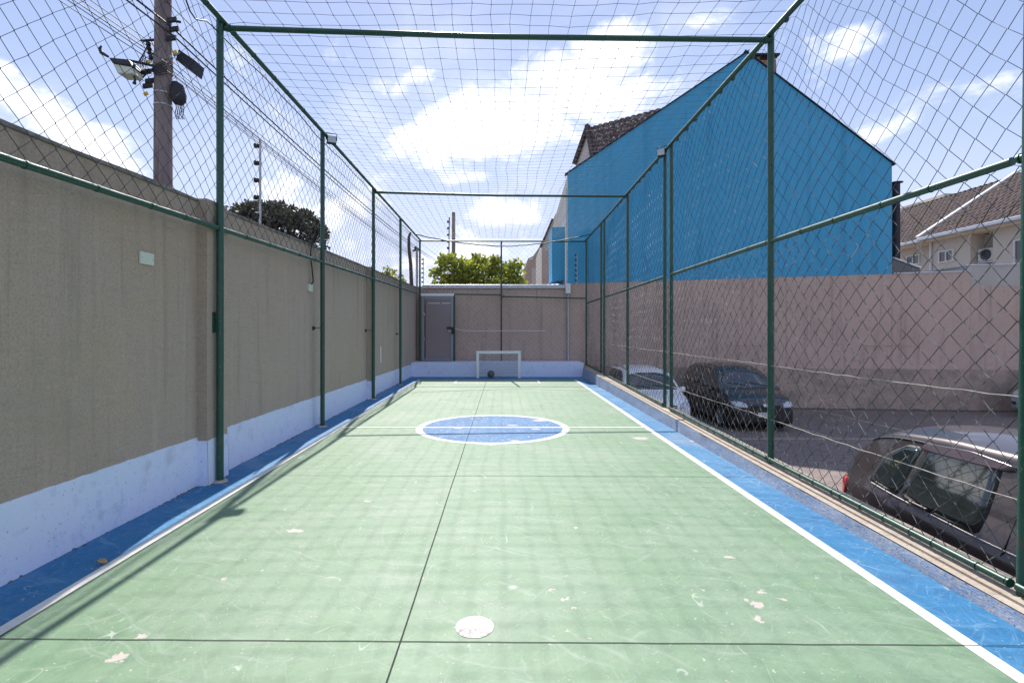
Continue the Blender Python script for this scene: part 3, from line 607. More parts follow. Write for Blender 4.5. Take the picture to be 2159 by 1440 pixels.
a = wp(12.9,.3,0); mb = MB(); mb.prism([wp(12.9,.21,2.6), wp(30,.21,2.6), wp(30,.21,3.75), wp(12.9,.21,3.60)], -wn_*2.5); mb.build('wall', M['greybeige'], t_)
mb = MB(); mb.prism([wp(12.87,.19,3.605), wp(30,.19,3.755), wp(30,.19,3.80), wp(12.87,.19,3.65)], -wn_*2.6); mb.build('coping', M['flash'], t_)

# ------------------------------------------------------------------ sports cage
def wobble(p, amp, sc=1.3, seed=0):
    q = Vector((p[0]*sc+seed, p[1]*sc, p[2]*sc))
    return Vector((noise.noise(q), noise.noise(q+Vector((31,7,3))), noise.noise(q+Vector((3,57,21)))))*amp
def chain_link(s0, s1, z0, z1, place, p=.08, r=.0021, seed=0, amp=.02):
    """woven diamond mesh: each wire zigzags from bottom to top and hooks its neighbour"""
    mb = MB(); nc = int((s1-s0)/p)
    for k in range(nc):
        sm_ = s0+(k+.5)*p; lo, hi = z0(sm_), z1(sm_); nj = int((hi-lo)/p); pts = []
        for j in range(nj+2):
            z = min(lo+j*p, hi); side = 0 if (k+j) % 2 == 0 else 1
            s_ = s0+(k+side)*p; q = Vector(place(s_, z)); w_ = wobble(q, amp, 1.6, seed); w_ += wobble(q, .005, 9, seed)
            edge = min(1, (z-lo)/.25, (hi-z)/.25); q = q + w_*max(.25, edge)
            off = .0025*(1 if side else -1); n = Vector(place(s_, z, 1))
            q = q + n*off; pts.append(q)
        mb.tube(pts, r, 3, cap=False, smooth=False)
    return mb
ZT = 4.57
# ----- left fence
FL = -2.80
LP = [-1.0, 2.0, 5.09, 8.0, 11.17, 14.15, 17.5]
lf = empty('chain_link_fence', 'tall green chain link fence along the left wall', 'fence')
def rail(name, pts, r, parent, n=10, m='postgreen', lash=0):
    mb = MB(); mb.tube(pts, r, n)
    a, b = Vector(pts[0]), Vector(pts[-1]); L = (b-a).length; d = (b-a).normalized()
    if lash:
        k = 0
        while k*lash < L:
            c = a + d*(k*lash+random.uniform(-.06,.06)); mb.tube([c-d*.006, c+d*.006], r+.004, n); k += 1
    return mb.build(name, M[m], parent)
def lmid(Y): return 2.47 + (Y-2.8)*.0185
for y in LP:
    top = ZT+.02 if y < 17 else ZT
    z0_ = -.01 if y < 16.6 else .45
    mb = MB(); mb.tube([(FL, y, z0_),(FL, y, top)], .034, 14); po = mb.build('post', M['postgreen'], lf)
    if y < 17:
        mb = MB(); mb.lathe([(.075,0),(.07,.01),(.05,.018),(.035,.02)], (FL,y,.001), 16); mb.build('foot', M['concrete'], po)
rail('top_rail', [(FL+.03,-1,ZT),(FL+.03,17.5,ZT)], .028, lf, lash=.45)
for a, b in zip(LP[:-1], LP[1:]):
    rail('middle_rail', [(FL,a+.03,lmid(a)),(FL,b-.03,lmid(b))], .024, lf, lash=.5)
mb = chain_link(-1, 17.5, lmid, lambda s: ZT, lambda s, z, n=0: (FL-.03, s, z) if not n else (1,0,0), seed=3, amp=.03, p=.085, r=.0027); mb.build('wire_mesh', M['netcord'], lf)
mb = MB(); mb.box((FL-.052,5.04,1.48),(FL-.036,5.08,1.68)); mb.build('hinge_plate', M['postgreen'], lf)
# ----- right fence
FR = 2.81
RP = [-.2, 2.755, 5.35, 8.5, 8.85, 11.55, 14.3, 14.75, 17.5]
rf = empty('chain_link_fence', 'tall green chain link fence between court and parking lot', 'fence')
def rx_(Y): return FR + max(0, (Y-8))*.008
for y in RP:
    mb = MB(); mb.tube([(rx_(y), y, kz(y)-.02),(rx_(y), y-(.06 if y == 2.755 else 0), ZT+.02)], .033 if y in (5.35,2.755) else .03, 14); mb.build('post', M['postgreen'], rf)
rail('top_rail', [(rx_(-1)-.03,-1,ZT),(rx_(8)-.03,8,ZT),(rx_(17.5)-.03,17.5,ZT)], .028, rf, lash=.4)
RS = [-.2, 2.79, 5.35, 8.5]
for a, b in ((-.2,2.79),(2.79,5.35),(5.35,8.5),(8.85,11.55),(11.55,14.3),(14.75,17.5)):
    rail('middle_rail', [(rx_(a),a+.03,2.43),(rx_(b),b-.03,2.43)], .024, rf, lash=.5)
    rail('bottom_rail', [(rx_(a)-.03,a+.03,kz(a)+.055),(rx_(b)-.03,b-.03,kz(b)+.055)], .022, rf, lash=.22)
mb = chain_link(-.2, 17.5, lambda s: kz(s)+.03, lambda s: 2.43, lambda s, z, n=0: (rx_(s)-.005, s, z) if not n else (1,0,0), seed=11, amp=.03, p=.085, r=.0031); mb.build('wire_mesh', M['wire'], rf)
mb = chain_link(-.2, 17.5, lambda s: 2.43, lambda s: ZT, lambda s, z, n=0: (rx_(s)+.01, s, z) if not n else (1,0,0), seed=14, amp=.045, p=.095, r=.0026); mb.build('wire_mesh', M['netcord'], rf)
for h in (.58, 1.14):
    mb = MB(); pts = [(rx_(y)-.012+.004*math.sin(y*9), y, h-.008*math.sin(math.pi*((y/2.9) % 1))+.004*math.sin(y*23)) for y in [i*.15-.2 for i in range(118)]]
    mb.tube(pts, .0036, 5); mb.build('level_strand', M['tension'], rf)
# ----- back fence and gate
bf = empty('chain_link_fence', 'green chain link fence across the far end of the court', 'fence')
BY = 17.5; LZ = .456
for px in (958, 1057):
    X = (px-HX)/F*BY; top = ZT if px == 1057 else 2.74
    mb = MB(); mb.tube([(X,BY,LZ),(X,BY,top)], .028, 12); mb.build('post', M['postgreen'], bf)
rail('top_rail', [(FL,BY,ZT-.01),(rx_(17.5),BY,ZT-.03)], .026, bf, lash=.4)
rail('middle_rail', [((958-HX)/F*BY+.03,BY,2.74),((1057-HX)/F*BY-.03,BY,2.72)], .022, bf, lash=.3)
rail('middle_rail', [((1057-HX)/F*BY+.03,BY,2.66),(rx_(17.5)-.03,BY,2.60)], .022, bf, lash=.3)
X0 = (958-HX)/F*BY
mb = chain_link(X0, rx_(17.5), lambda s: LZ, lambda s: 2.68, lambda s, z, n=0: (s, BY-.02, z) if not n else (0,1,0), seed=5, amp=.02, p=.085, r=.0028); mb.build('wire_mesh', M['wire'], bf)
mb = chain_link(FL, rx_(17.5), lambda s: 2.74, lambda s: ZT-.02, lambda s, z, n=0: (s, BY-.02, z) if not n else (0,1,0), seed=6, amp=.03, p=.085, r=.0027); mb.build('wire_mesh', M['netcord'], bf)
mb = MB(); mb.tube([(X0+.02,BY-.03,1.56),(X0+.3,BY-.03,1.50),(X0+.6,BY-.03,1.49),(1.5,BY-.03,1.49)], .014, 6); mb.build('level_strand', M['rope'], bf)  # thin white strand drawn for a dashed white line across the far fence
gt = empty('metal_gate', 'grey metal gate on the ledge at the far left corner', 'gate')
gx0, gx1, gz0, gz1 = FL+.06, X0-.04, LZ+.02, 2.66
mb = MB(); mb.box((gx0+.14,BY+.0,gz0+.02),(gx1-.10,BY+.025,gz1-.02)); mb.build('panel', M['gate'], gt)
mb = MB()
for x in (gx0, gx1-.09): mb.box((x,BY-.025,gz0),(x+.09,BY+.03,gz1))
mb.box((gx0+.092,BY-.024,gz1-.09),(gx1-.092,BY+.03,gz1)); mb.box((gx0+.092,BY-.024,gz0),(gx1-.092,BY+.03,gz0+.07)); mb.build('gate_frame', M['gatef'], gt, bevel=.006)
mb = MB(); mb.box((gx0-.02,BY-.05,gz1+.015),(gx1+.03,BY+.05,gz1+.10)); mb.build('lintel', M['white'], gt, bevel=.006)
for i in range(13):
    if i == 7: continue
    mb = MB(); mb.box((gx0+.22+i*.06,BY-.004,gz1-.24),(gx0+.262+i*.06,BY-.001,gz1-.215)); mb.build('vent_slot', M['white'], gt)
mb = MB(); mb.box((gx1-.22,BY-.06,1.56),(gx1+.02,BY-.026,1.62)); mb.box((gx1-.05,BY-.075,1.38),(gx1+.03,BY-.028,1.62)); mb.build('lock', M['black'], gt, bevel=.006)
mb = MB(); mb.box((gx1-.17,BY-.05,1.46),(gx1-.06,BY-.026,1.50)); mb.build('handle', M['chrome'], gt, bevel=.004)
for z in (2.05, 1.2):
    mb = MB(); mb.tube([(gx0+.09,BY-.035,z-.04),(gx0+.09,BY-.035,z+.04)], .018, 8); mb.build('hinge', M['chrome'], gt)

# ----- cross beams and roof net
for (ya, yb, lab) in ((5.12,5.33,'nearest green steel tube spanning overhead between the two fences'),(11.2,11.55,'second green steel tube spanning overhead halfway down the court')):
    t_ = empty('cross_beam', lab, 'beam', 'cross beams over the court')
    mb = MB(); mb.tube([(FL+.02,ya,ZT-.05),(-.1,(ya+yb)/2,ZT-.075),(rx_(yb)-.02,yb,ZT-.05)], .027, 12); mb.build('tube', M['postgreen'], t_)
    for x, y in ((FL+.07,ya),(rx_(yb)-.07,yb)):
        mb = MB(); mb.tube([(x-.02,y,ZT-.05),(x+.02,y,ZT-.052)], .036, 12); mb.build('clamp', M['postgreen'], t_)
def netpt(x, y):
    u = (x-FL)/(FR-FL); e = max(0, min(1, u)); bay = ((y-5.2)/6.15) % 1.0
    lift = math.sin(math.pi*e); sag = -.13*lift*math.sin(math.pi*bay)**.8 - .02*lift
    q = Vector((x*.9, y*.9, 0)); w = Vector((noise.noise(q+Vector((5,1,2))), noise.noise(q), 0))*.045*lift
    q2 = Vector((x*3.7, y*3.7, 4)); w += Vector((noise.noise(q2), noise.noise(q2+Vector((9,9,9))), noise.noise(q2+Vector((2,5,8)))))*.015
    pull = -.25*lift*max(0, (y-12)/5)**2
    return Vector((x, y+pull, ZT+.01+sag)) + w
nt_ = MB(); CELL = .19
xs = [FL+.02+(rx_(10)-FL-.05)*i/29 for i in range(30)]; ys = [.2+CELL*j for j in range(89)]
for x in xs: nt_.tube([netpt(x, y) for y in ys], .0023, 3, cap=False, smooth=False)
for y in ys: nt_.tube([netpt(x, y) for x in xs], .0023, 3, cap=False, smooth=False)
rn = empty('overhead_net', 'dark square mesh safety net stretched over the court', 'net')
nt_.build('mesh', M['netcord'], rn)
kn = MB()
for x in xs[1:-1]:
    for y in ys:
        p = netpt(x, y); r = .0075; kn.add([p+Vector((r,0,0)),p+Vector((-r,0,0)),p+Vector((0,r,0)),p+Vector((0,-r,0)),p+Vector((0,0,r)),p+Vector((0,0,-r))],[(0,2,4),(2,1,4),(1,3,4),(3,0,4),(2,0,5),(1,2,5),(3,1,5),(0,3,5)])
kn.build('knots', M['netcord'], rn)
mb = MB(); mb.tube([(FL+.05+(rx_(16.6)-FL-.1)*i/30, 16.3+.5*(1-abs(i/15-1)), 4.56-.30*(1-(i/15-1)**2)+.008*math.sin(i*2.2)) for i in range(31)], .018, 8); mb.build('edge_rope', M['postgreen'], rn)

# loose black cable along the left top rail
mb = MB(); pts = []
for i in range(150):
    y = 3.6 + i*.09; s_ = .07 + .05*abs(math.sin(y*1.05)) + .03*noise.noise(Vector((y*1.5,0,0)))
    if y < 4.9: s_ += .22*math.sin(math.pi*(y-3.6)/1.3)*math.sin((y-3.6)*7)
    pts.append((FL+.0+.02*math.sin(y*2), y, ZT-s_))
mb.tube(pts, .007, 5); tag(mb.build('electric_cable', M['cable']), 'loose black cable hanging under the left top rail of the cage', 'cable')
# floodlights
def flood(loc, rz, label):
    o = empty('floodlight', label, 'floodlight', 'floodlights on the top rails', loc, rz)
    mb = MB(); mb.box((-.07,-.05,-.06),(.07,.03,.06)); mb.build('housing', M['black'], o, bevel=.01)
    mb = MB(); mb.box((-.06,-.062,-.05),(.06,-.052,.05)); mb.build('lens', M['lamp'], o, bevel=.004)
    mb = MB(); mb.tube([(-.08,0,0),(-.08,0,.11),(.08,0,.11),(.08,0,0)], .008, 6); mb.build('bracket', M['black'], o)
    mb = MB()
    for k in range(4): mb.box((-.05+k*.03,.03,-.05),(-.042+k*.03,.055,.05))
    mb.build('cooling_fins', M['darkmetal'], o)
flood((FL+.10,8.12,ZT-.06), R(25), 'small black floodlight on the left top rail by the second post')
flood((FR-.09,8.7,ZT-.06), R(-35), 'small black floodlight on the right top rail by the paired posts')

# ------------------------------------------------------------------ goal and ball
gl = empty('goal', 'small white steel goal at the far end of the court', 'goal', loc=((1051-HX)/F*16.1, 16.1, 0))
gw, gh = .655, .86
mb = MB()
for x in (-gw, gw): mb.box((x-.045,-.04,.005),(x+.045,.04,gh-.09))
mb.box((-gw-.045,-.04,gh-.089),(gw+.045,.04,gh)); mb.build('front_frame', M['white'], gl, bevel=.012)
mb = MB()
for x in (-gw, gw): mb.tube([(x,.03,gh-.04),(x,.22,gh-.12),(x,.40,.03),(x,.03,.03)], .014, 8)
mb.tube([(-gw,.40,.05),(gw,.40,.05)], .016, 8); mb.build('rear_frame', M['white'], gl)
mb = MB()
for i in range(19):
    x = -gw+2*gw*i/18; mb.tube([(x,.03,gh-.07),(x+.01*math.sin(i*3),.2,gh-.17-.03*math.sin(i)),(x+.015*math.sin(i*5),.31,.45),(x,.40,.05)], .007, 3, cap=False)
for j in range(11):
    f = j/10; y = .03+.37*f**.8; z = gh-.07-(gh-.12)*f**1.3; mb.tube([(-gw+2*gw*i/12, y+.012*math.sin(i*1.7+j), z-.018*math.sin(math.pi*i/12)+.006*math.sin(i*2+j)) for i in range(13)], .007, 3, cap=False)
mb.build('net', M['rope'], gl)
bl = empty('ball', 'dark grey worn ball lying inside the small goal', 'ball', loc=((1035-HX)/F*16.25, 16.22, 0))
mb = MB(); mb.lathe([(max(.001,.115*math.sin(math.pi*k/16)), .125-.115*math.cos(math.pi*k/16)) for k in range(17)], (0,0,0), 24); mb.build('cover', M['ball'], bl)

# dry leaf by the left line
mb = MB(); L0 = P(215,1190,F*EYE/(1190-HY)); mb.grid(lambda u, v: (L0.x+(u-.5)*.075, L0.y+(v-.5)*.05*math.sin(math.pi*min(.97,max(.03,u))), .012+.02*(abs(v-.5)*1.2+.4*math.sin(u*5))), 10, 6)
tag(mb.build('dry_leaf', M['leafdry'], fix=False), 'curled brown dry leaf on the left white court line', 'leaf')

# ------------------------------------------------------------------ electric fence brackets
def efence(x, y, z0, h, label, n=5, slope=0):
    o = empty('electric_fence_post', label, 'fence post', 'electric fence posts on the walls', (x, y, z0))
    mb = MB(); mb.tube([(0,0,-.05),(0,0,h)], .014, 6); mb.build('rod', M['galv'], o)
    for k in range(n):
        z = h*(k+.55)/n*1.0; mb = MB(); mb.lathe([(.006,-.02),(.03,-.02),(.034,0),(.02,.012),(.034,.022),(.02,.035),(.006,.035)], (0,0,0), 10, 'X')
        mb.v = [(a-.05, b, c+z+.02) for a, b, c in mb.v]; mb.build('insulator', M['black'], o)
efence(-3.0, 6.36, 2.80, 1.07, 'electric fence post on the left wall behind the near pilaster')
efence(-3.0, 12.1, 2.91, 1.03, 'electric fence post on the left wall past the third cage post', 6)
efence((893-HX)/F*17.85, 17.85, BW+.05, .95, 'electric fence post at the far left corner of the walls', 6)
q = P(1216,535,17.62); efence(q.x, 17.55, 3.10, q.z-3.1, 'electric fence post in front of the blue gable at the far right', 6)

# ------------------------------------------------------------------ utility poles and cables
NP, FP = Vector((-5.62, 8.5, 0)), Vector((-4.05, 43, 0))
up_ = empty('utility_pole', 'thick weathered utility pole standing behind the left wall', 'utility pole', loc=tuple(NP+Vector((0,0,-1.6))))
mb = MB(); mb.tube([(0,0,0),(0,0,4.5),(0,0,7.5),(0,0,11.5)], [.16,.142,.128,.11], 24); mb.build('shaft', M['pole'], up_)
for z in (6.82, 7.02):
    mb = MB(); mb.lathe([(.134,-.012),(.139,-.01),(.139,.01),(.134,.012)], (0,0,z), 24); mb.build('steel_band', M['galv'], up_)
mb = MB(); mb.lathe([(.13,-.16),(.141,-.15),(.141,.15),(.13,.16)], (0,0,7.5), 24); mb.build('clamp_band', M['pole'], up_)
mb = MB(); mb.tube([(-.03,.0,7.93),(-.36,.0,7.90)], .02, 6); mb.tube([(.1,0,8.25),(.30,-.02,8.2)], .02, 6); mb.build('bracket_arm', M['darkmetal'], up_)
for k in range(4):
    mb = MB(); mb.lathe([(.01,-.03),(.035,-.025),(.035,.025),(.01,.03)], (-.21+.015*k,-.05,7.82-.075*k), 10); mb.build('insulator', M['black'], up_)
for k, (x, z) in enumerate(((-.22,7.35),(-.16,7.2),(-.2,7.12),(.2,8.2),(.23,8.05),(.19,7.9))):
    mb = MB(); mb.obox((x,-.08,z), (.9,.3,.3), (-.3,.9,0), (0,0,1), .07, .03, .032); mb.build('connector', M['black'], up_)
for (x, z) in ((-.18,7.50),(-.27,7.34),(-.215,6.98),(.26,7.66)):
    mb = MB(); mb.obox((x,-.1,z), (1,0,.4), (0,1,0), (-.4,0,1), .035, .008, .025); mb.build('cable_tag', M['yellow'], up_)
for i in range(7):
    mb = MB(); x = -.12-.02*i; mb.tube([(x,-.12,7.9-.05*i),(x-.12,-.1,7.65-.03*i),(x-.05,-.14,7.4-.04*i),(.0,-.17,7.25+.03*i),(.15,-.12,7.3+.04*i)], .007, 5); mb.build('drop_wire', M['cable'], up_)
def px2(px, py): return ((px-HX)/F*8.4 - NP.x, (HY-py)/F*8.4+EYE+1.6)
# street lamp on the pole
sl_ = empty('street_lamp', 'street lamp with pale diffuser fixed left of the utility pole', 'street lamp')
a, b = P(229,118,8.3), P(284,163,8.3)
mb = MB(); A1, A2, A3, A4 = P(228,121,8.1), P(270,125,8.1), P(278,140,8.1), P(236,133,8.1)
mb.prism([A1,A2,A3,A4], (0,.28,0)); mb.build('hood', M['darkmetal'], sl_, bevel=.015)
mb = MB(); mb.prism([P(237,134,8.12), P(277,141,8.12), P(282,156,8.12), P(247,155,8.12)], (0,.24,0)); mb.build('diffuser', M['plastic'], sl_, bevel=.015)
mb = MB(); mb.tube([P(270,128,8.25), P(300,134,8.3), P(333,142,8.4)], .022, 8); mb.build('arm', M['darkmetal'], sl_)
mb = MB(); mb.tube([P(228,120,8.2), P(214,112,8.2), P(210,103,8.2), P(214,97,8.2)], [.02,.03,.025,.01], 6); mb.tube([P(281,155,8.2), P(285,168,8.2), P(283,178,8.2)], [.02,.012,.03], 6); mb.build('fitting', M['black'], sl_)
t_ = empty('junction_box', 'dark tilted equipment box hanging right of the utility pole', 'equipment box')
mb = MB(); mb.prism([P(376,104,8.6), P(410,126,8.6), P(404,151,8.6), P(370,126,8.6)], (0,.3,0)); mb.build('box', M['darkmetal'], t_, bevel=.01)
mb = MB(); mb.tube([P(366,118,8.6), P(380,112,8.6)], .02, 6); mb.build('bracket', M['galv'], t_)
t_ = empty('cable_splice_case', 'black cable splice bundle with loose ends hanging right of the pole', 'cable bundle')
mb = MB(); ctr = [P(369,176,8.5), P(374,186,8.5), P(377,200,8.5), P(377,213,8.5), P(376,222,8.5)]; mb.tube(ctr, [.05,.10,.12,.11,.05], 9)
mb.v = [tuple(Vector(v)+wobble(v, .035, 9)) for v in mb.v]; mb.build('case', M['black'], t_)
for k in range(5):
    x = 370+4*k; mb = MB(); mb.tube([P(x,215,8.45), P(x+2,228,8.45), P(x-1,240+4*k % 9,8.45), P(x+3,252,8.45)], .008, 5); mb.build('loose_wire', M['cable'], t_)

fp_ = empty('utility_pole', 'distant utility pole rising above the yellow green tree', 'utility pole', loc=(FP.x, FP.y, -1.6))
mb = MB(); mb.tube([(0,0,0),(0,0,13.0)], [.2,.14], 16); mb.build('shaft', M['pole'], fp_)
mb = MB(); mb.tube([(-.35,0,12.6),(-.38,0,11.0),(-.38,0,9)], .05, 6); mb.build('riser', M['darkmetal'], fp_)
for k in range(5):
    mb = MB(); mb.lathe([(.03,-.1),(.1,-.08),(.1,.08),(.03,.1)], (-.45,-.1,12.2-k*.55), 8); mb.build('insulator', M['black'], fp_)
def cable(a, b, sag, r, label):
    mb = MB(); a, b = Vector(a), Vector(b)
    mb.tube([a.lerp(b, i/40) - Vector((0,0,sag*4*(i/40)*(1-i/40))) for i in range(41)], r, 5); return tag(mb.build('power_cable', M['cable']), label, 'cable', 'cables strung between the utility poles')
PP = Vector((-7.2,-26,0))
spec = [(.20,6.48,.016,'upper thick black cable passing right of the utility pole'),(.20,6.36,.013,'second thick black cable just under the uppermost one'),
        (-.27,6.32,.007,'highest thin cable meeting the insulators left of the pole'),(-.29,6.24,.007,'second thin cable meeting the insulators left of the pole'),(-.27,6.16,.007,'third thin cable meeting the insulators left of the pole'),
        (-.24,6.08,.006,'lowest thin cable meeting the insulators left of the pole'),(.17,5.86,.007,'thin cable leaving the pole below the equipment box'),(.16,5.74,.006,'lowest thin cable right of the pole'),(.12,6.9,.008,'thin cable above the thick pair near the pole top')]
for dx, z, r, lab in spec:
    a = Vector((NP.x+dx, NP.y-.05, z)); f = Vector((FP.x+dx*.5, FP.y, z+.1)); p = Vector((PP.x+dx, PP.y, z+.35))
    mb = MB(); pts = [p.lerp(a, i/24)-Vector((0,0,.55*4*(i/24)*(1-i/24))) for i in range(24)] + [a.lerp(f, i/40)-Vector((0,0,.55*4*(i/40)*(1-i/40))) for i in range(41)]
    mb.tube(pts, r, 5); tag(mb.build('power_cable', M['cable']), lab, 'cable', 'cables strung between the utility poles')
# thin bent pole and small street post by the corner
mb = MB(); mb.tube([P(868,610,26), P(866,560,26), P(862,520,26), P(862,500,26), P(866,490,26)], [.10,.09,.08,.07,.05], 8); tag(mb.build('crooked_post', M['bark']), 'crooked dark post beyond the far left corner', 'post')
t_ = empty('street_post', 'thin grey street post with crossarms beyond the far left corner', 'post')
mb = MB(); mb.tube([P(879,610,30), P(879,522,30)], .07, 8); mb.build('shaft', M['galv'], t_)
mb = MB(); mb.tube([P(870,529,30), P(883,526,30)], .06, 6); mb.tube([P(874,523,30), P(879,523,30)], .1, 6); mb.build('crossarm', M['darkmetal'], t_)

# ------------------------------------------------------------------ trees
def crown(blobs, count, size, m, parent, seed=1, elong=1.0, up=0.0):
    rnd = random.Random(seed); vs = []; fs = []
    tot = sum(b[3]**2 for b in blobs)
    for (cx, cy, cz, r, fl) in blobs:
        n = int(count*r*r/tot)
        for _ in range(n):
            d = Vector((rnd.gauss(0,1), rnd.gauss(0,1), rnd.gauss(0,1))).normalized(); rad = r*(rnd.random()**.35)*(1+.22*noise.noise(d*2.1+Vector((cx,cy,cz))))
            p = Vector((cx,cy,cz)) + Vector((d.x, d.y, d.z*fl))*rad
            a = Vector((rnd.gauss(0,1), rnd.gauss(0,1), rnd.gauss(0,1)+up)).normalized(); b = a.orthogonal(); b.rotate(Matrix.Rotation(rnd.random()*6.28, 3, a)); s = size*rnd.uniform(.6,1.35)
            o = len(vs); tip = a*s*elong; w = b.normalized()*s*.38
            vs += [p, p+tip*.5+w, p+tip, p+tip*.5-w]; fs.append((o,o+1,o+2,o+3))
    mb = MB(); mb.add(vs, fs); return mb.build('crown', m, parent, fix=False)
def branches(base, tips, r0, parent, m, bend=.25, seed=0):
    rnd = random.Random(seed); mb = MB(); base = Vector(base)
    for tp in tips:
        tp = Vector(tp); mid = base.lerp(tp, .5)+Vector((rnd.uniform(-bend,bend), rnd.uniform(-bend,bend), 0)); mb.tube([base, mid, tp], [r0, r0*.6, r0*.2], 7)
    return mb.build('limb', m, parent)
# yellow-green tree over the far wall
tr = empty('broadleaf_tree', 'bushy yellow green tree showing above the far wall', 'tree')
TY = 21.6
bl_ = []; rnd = random.Random(4)
for (px, py, r) in ((925,575,.45),(945,555,.6),(975,560,.6),(965,585,.7),(1000,575,.75),(1010,550,.55),(1035,560,.65),(1040,585,.75),(1060,570,.7),(1085,565,.55),(1080,588,.65),(1000,600,.8),(1055,605,.8),(950,600,.7),(1093,596,.45),(912,598,.35),(1045,543,.35),(950,540,.35)):
    q = P(px, py, TY); bl_.append((q.x, TY+rnd.uniform(-.7,.7), q.z-.05, r*.72, .85))
crown(bl_, 6000, .15, M['leaf'], tr, 5)
ct = P(1010,600,TY)
mb = MB(); mb.tube([(ct.x,TY,-1.6),(ct.x+.1,TY,1.2),(ct.x,TY,2.6)], [.16,.13,.09], 10); mb.build('trunk', M['bark'], tr)
branches((ct.x,TY,2.2), [(b[0],b[1],b[2]) for b in bl_[::2]], .06, tr, M['bark'], seed=2)
t_ = empty('shrub', 'small leafy shoot peeping over the left wall near the corner', 'shrub')
q = P(822,580,16); crown([(q.x,16,q.z,.22,1.0),(q.x+.25,16.3,q.z-.15,.2,1),(q.x-.1,16,q.z+.12,.12,1.2)], 260, .09, M['leaf'], t_, 8)
mb = MB(); mb.tube([(q.x,16,-1.6),(q.x+.05,16,1.5),(q.x,16,q.z)], [.03,.02,.01], 6); mb.build('stem', M['bark'], t_)
# araucaria: umbrella of upturned spiky tufts
ar = empty('araucaria_tree', 'dark umbrella shaped araucaria pine behind the left wall', 'tree')
AY = 30.0; rnd = random.Random(9); tufts = []
c0 = P(578,500,AY)
for i in range(300):
    a = rnd.uniform(0, 6.283); rr = 2.9*math.sqrt(rnd.random()); h = 1.75*math.sqrt(max(0, 1-(rr/3.0)**2)) * rnd.uniform(.60,1.14)
    x = c0.x+rr*math.cos(a); y = AY+rr*math.sin(a)*.9; z = c0.z-.1+h+.15*noise.noise(Vector((x,y,0)))-.10*(x-c0.x)*.3
    tufts.append((x, y, z, .34, .8))
for i in range(90):
    a = rnd.uniform(0, 6.283); rr = rnd.uniform(1.2,2.9); tufts.append((c0.x+rr*math.cos(a), AY+rr*math.sin(a)*.9, c0.z-rnd.uniform(.1,1.1), .3, .7))
crown(tufts, 17000, .17, M['needle'], ar, 6, 1.25, .6)
mb = MB(); mb.tube([(c0.x,AY,-1.6),(c0.x,AY,c0.z+.6)], [.35,.22], 10); mb.build('trunk', M['bark'], ar)
branches((c0.x,AY,c0.z-1.8), [(t[0],t[1],t[2]-.1) for t in tufts[::9]], .09, ar, M['bark'], .5, 3)

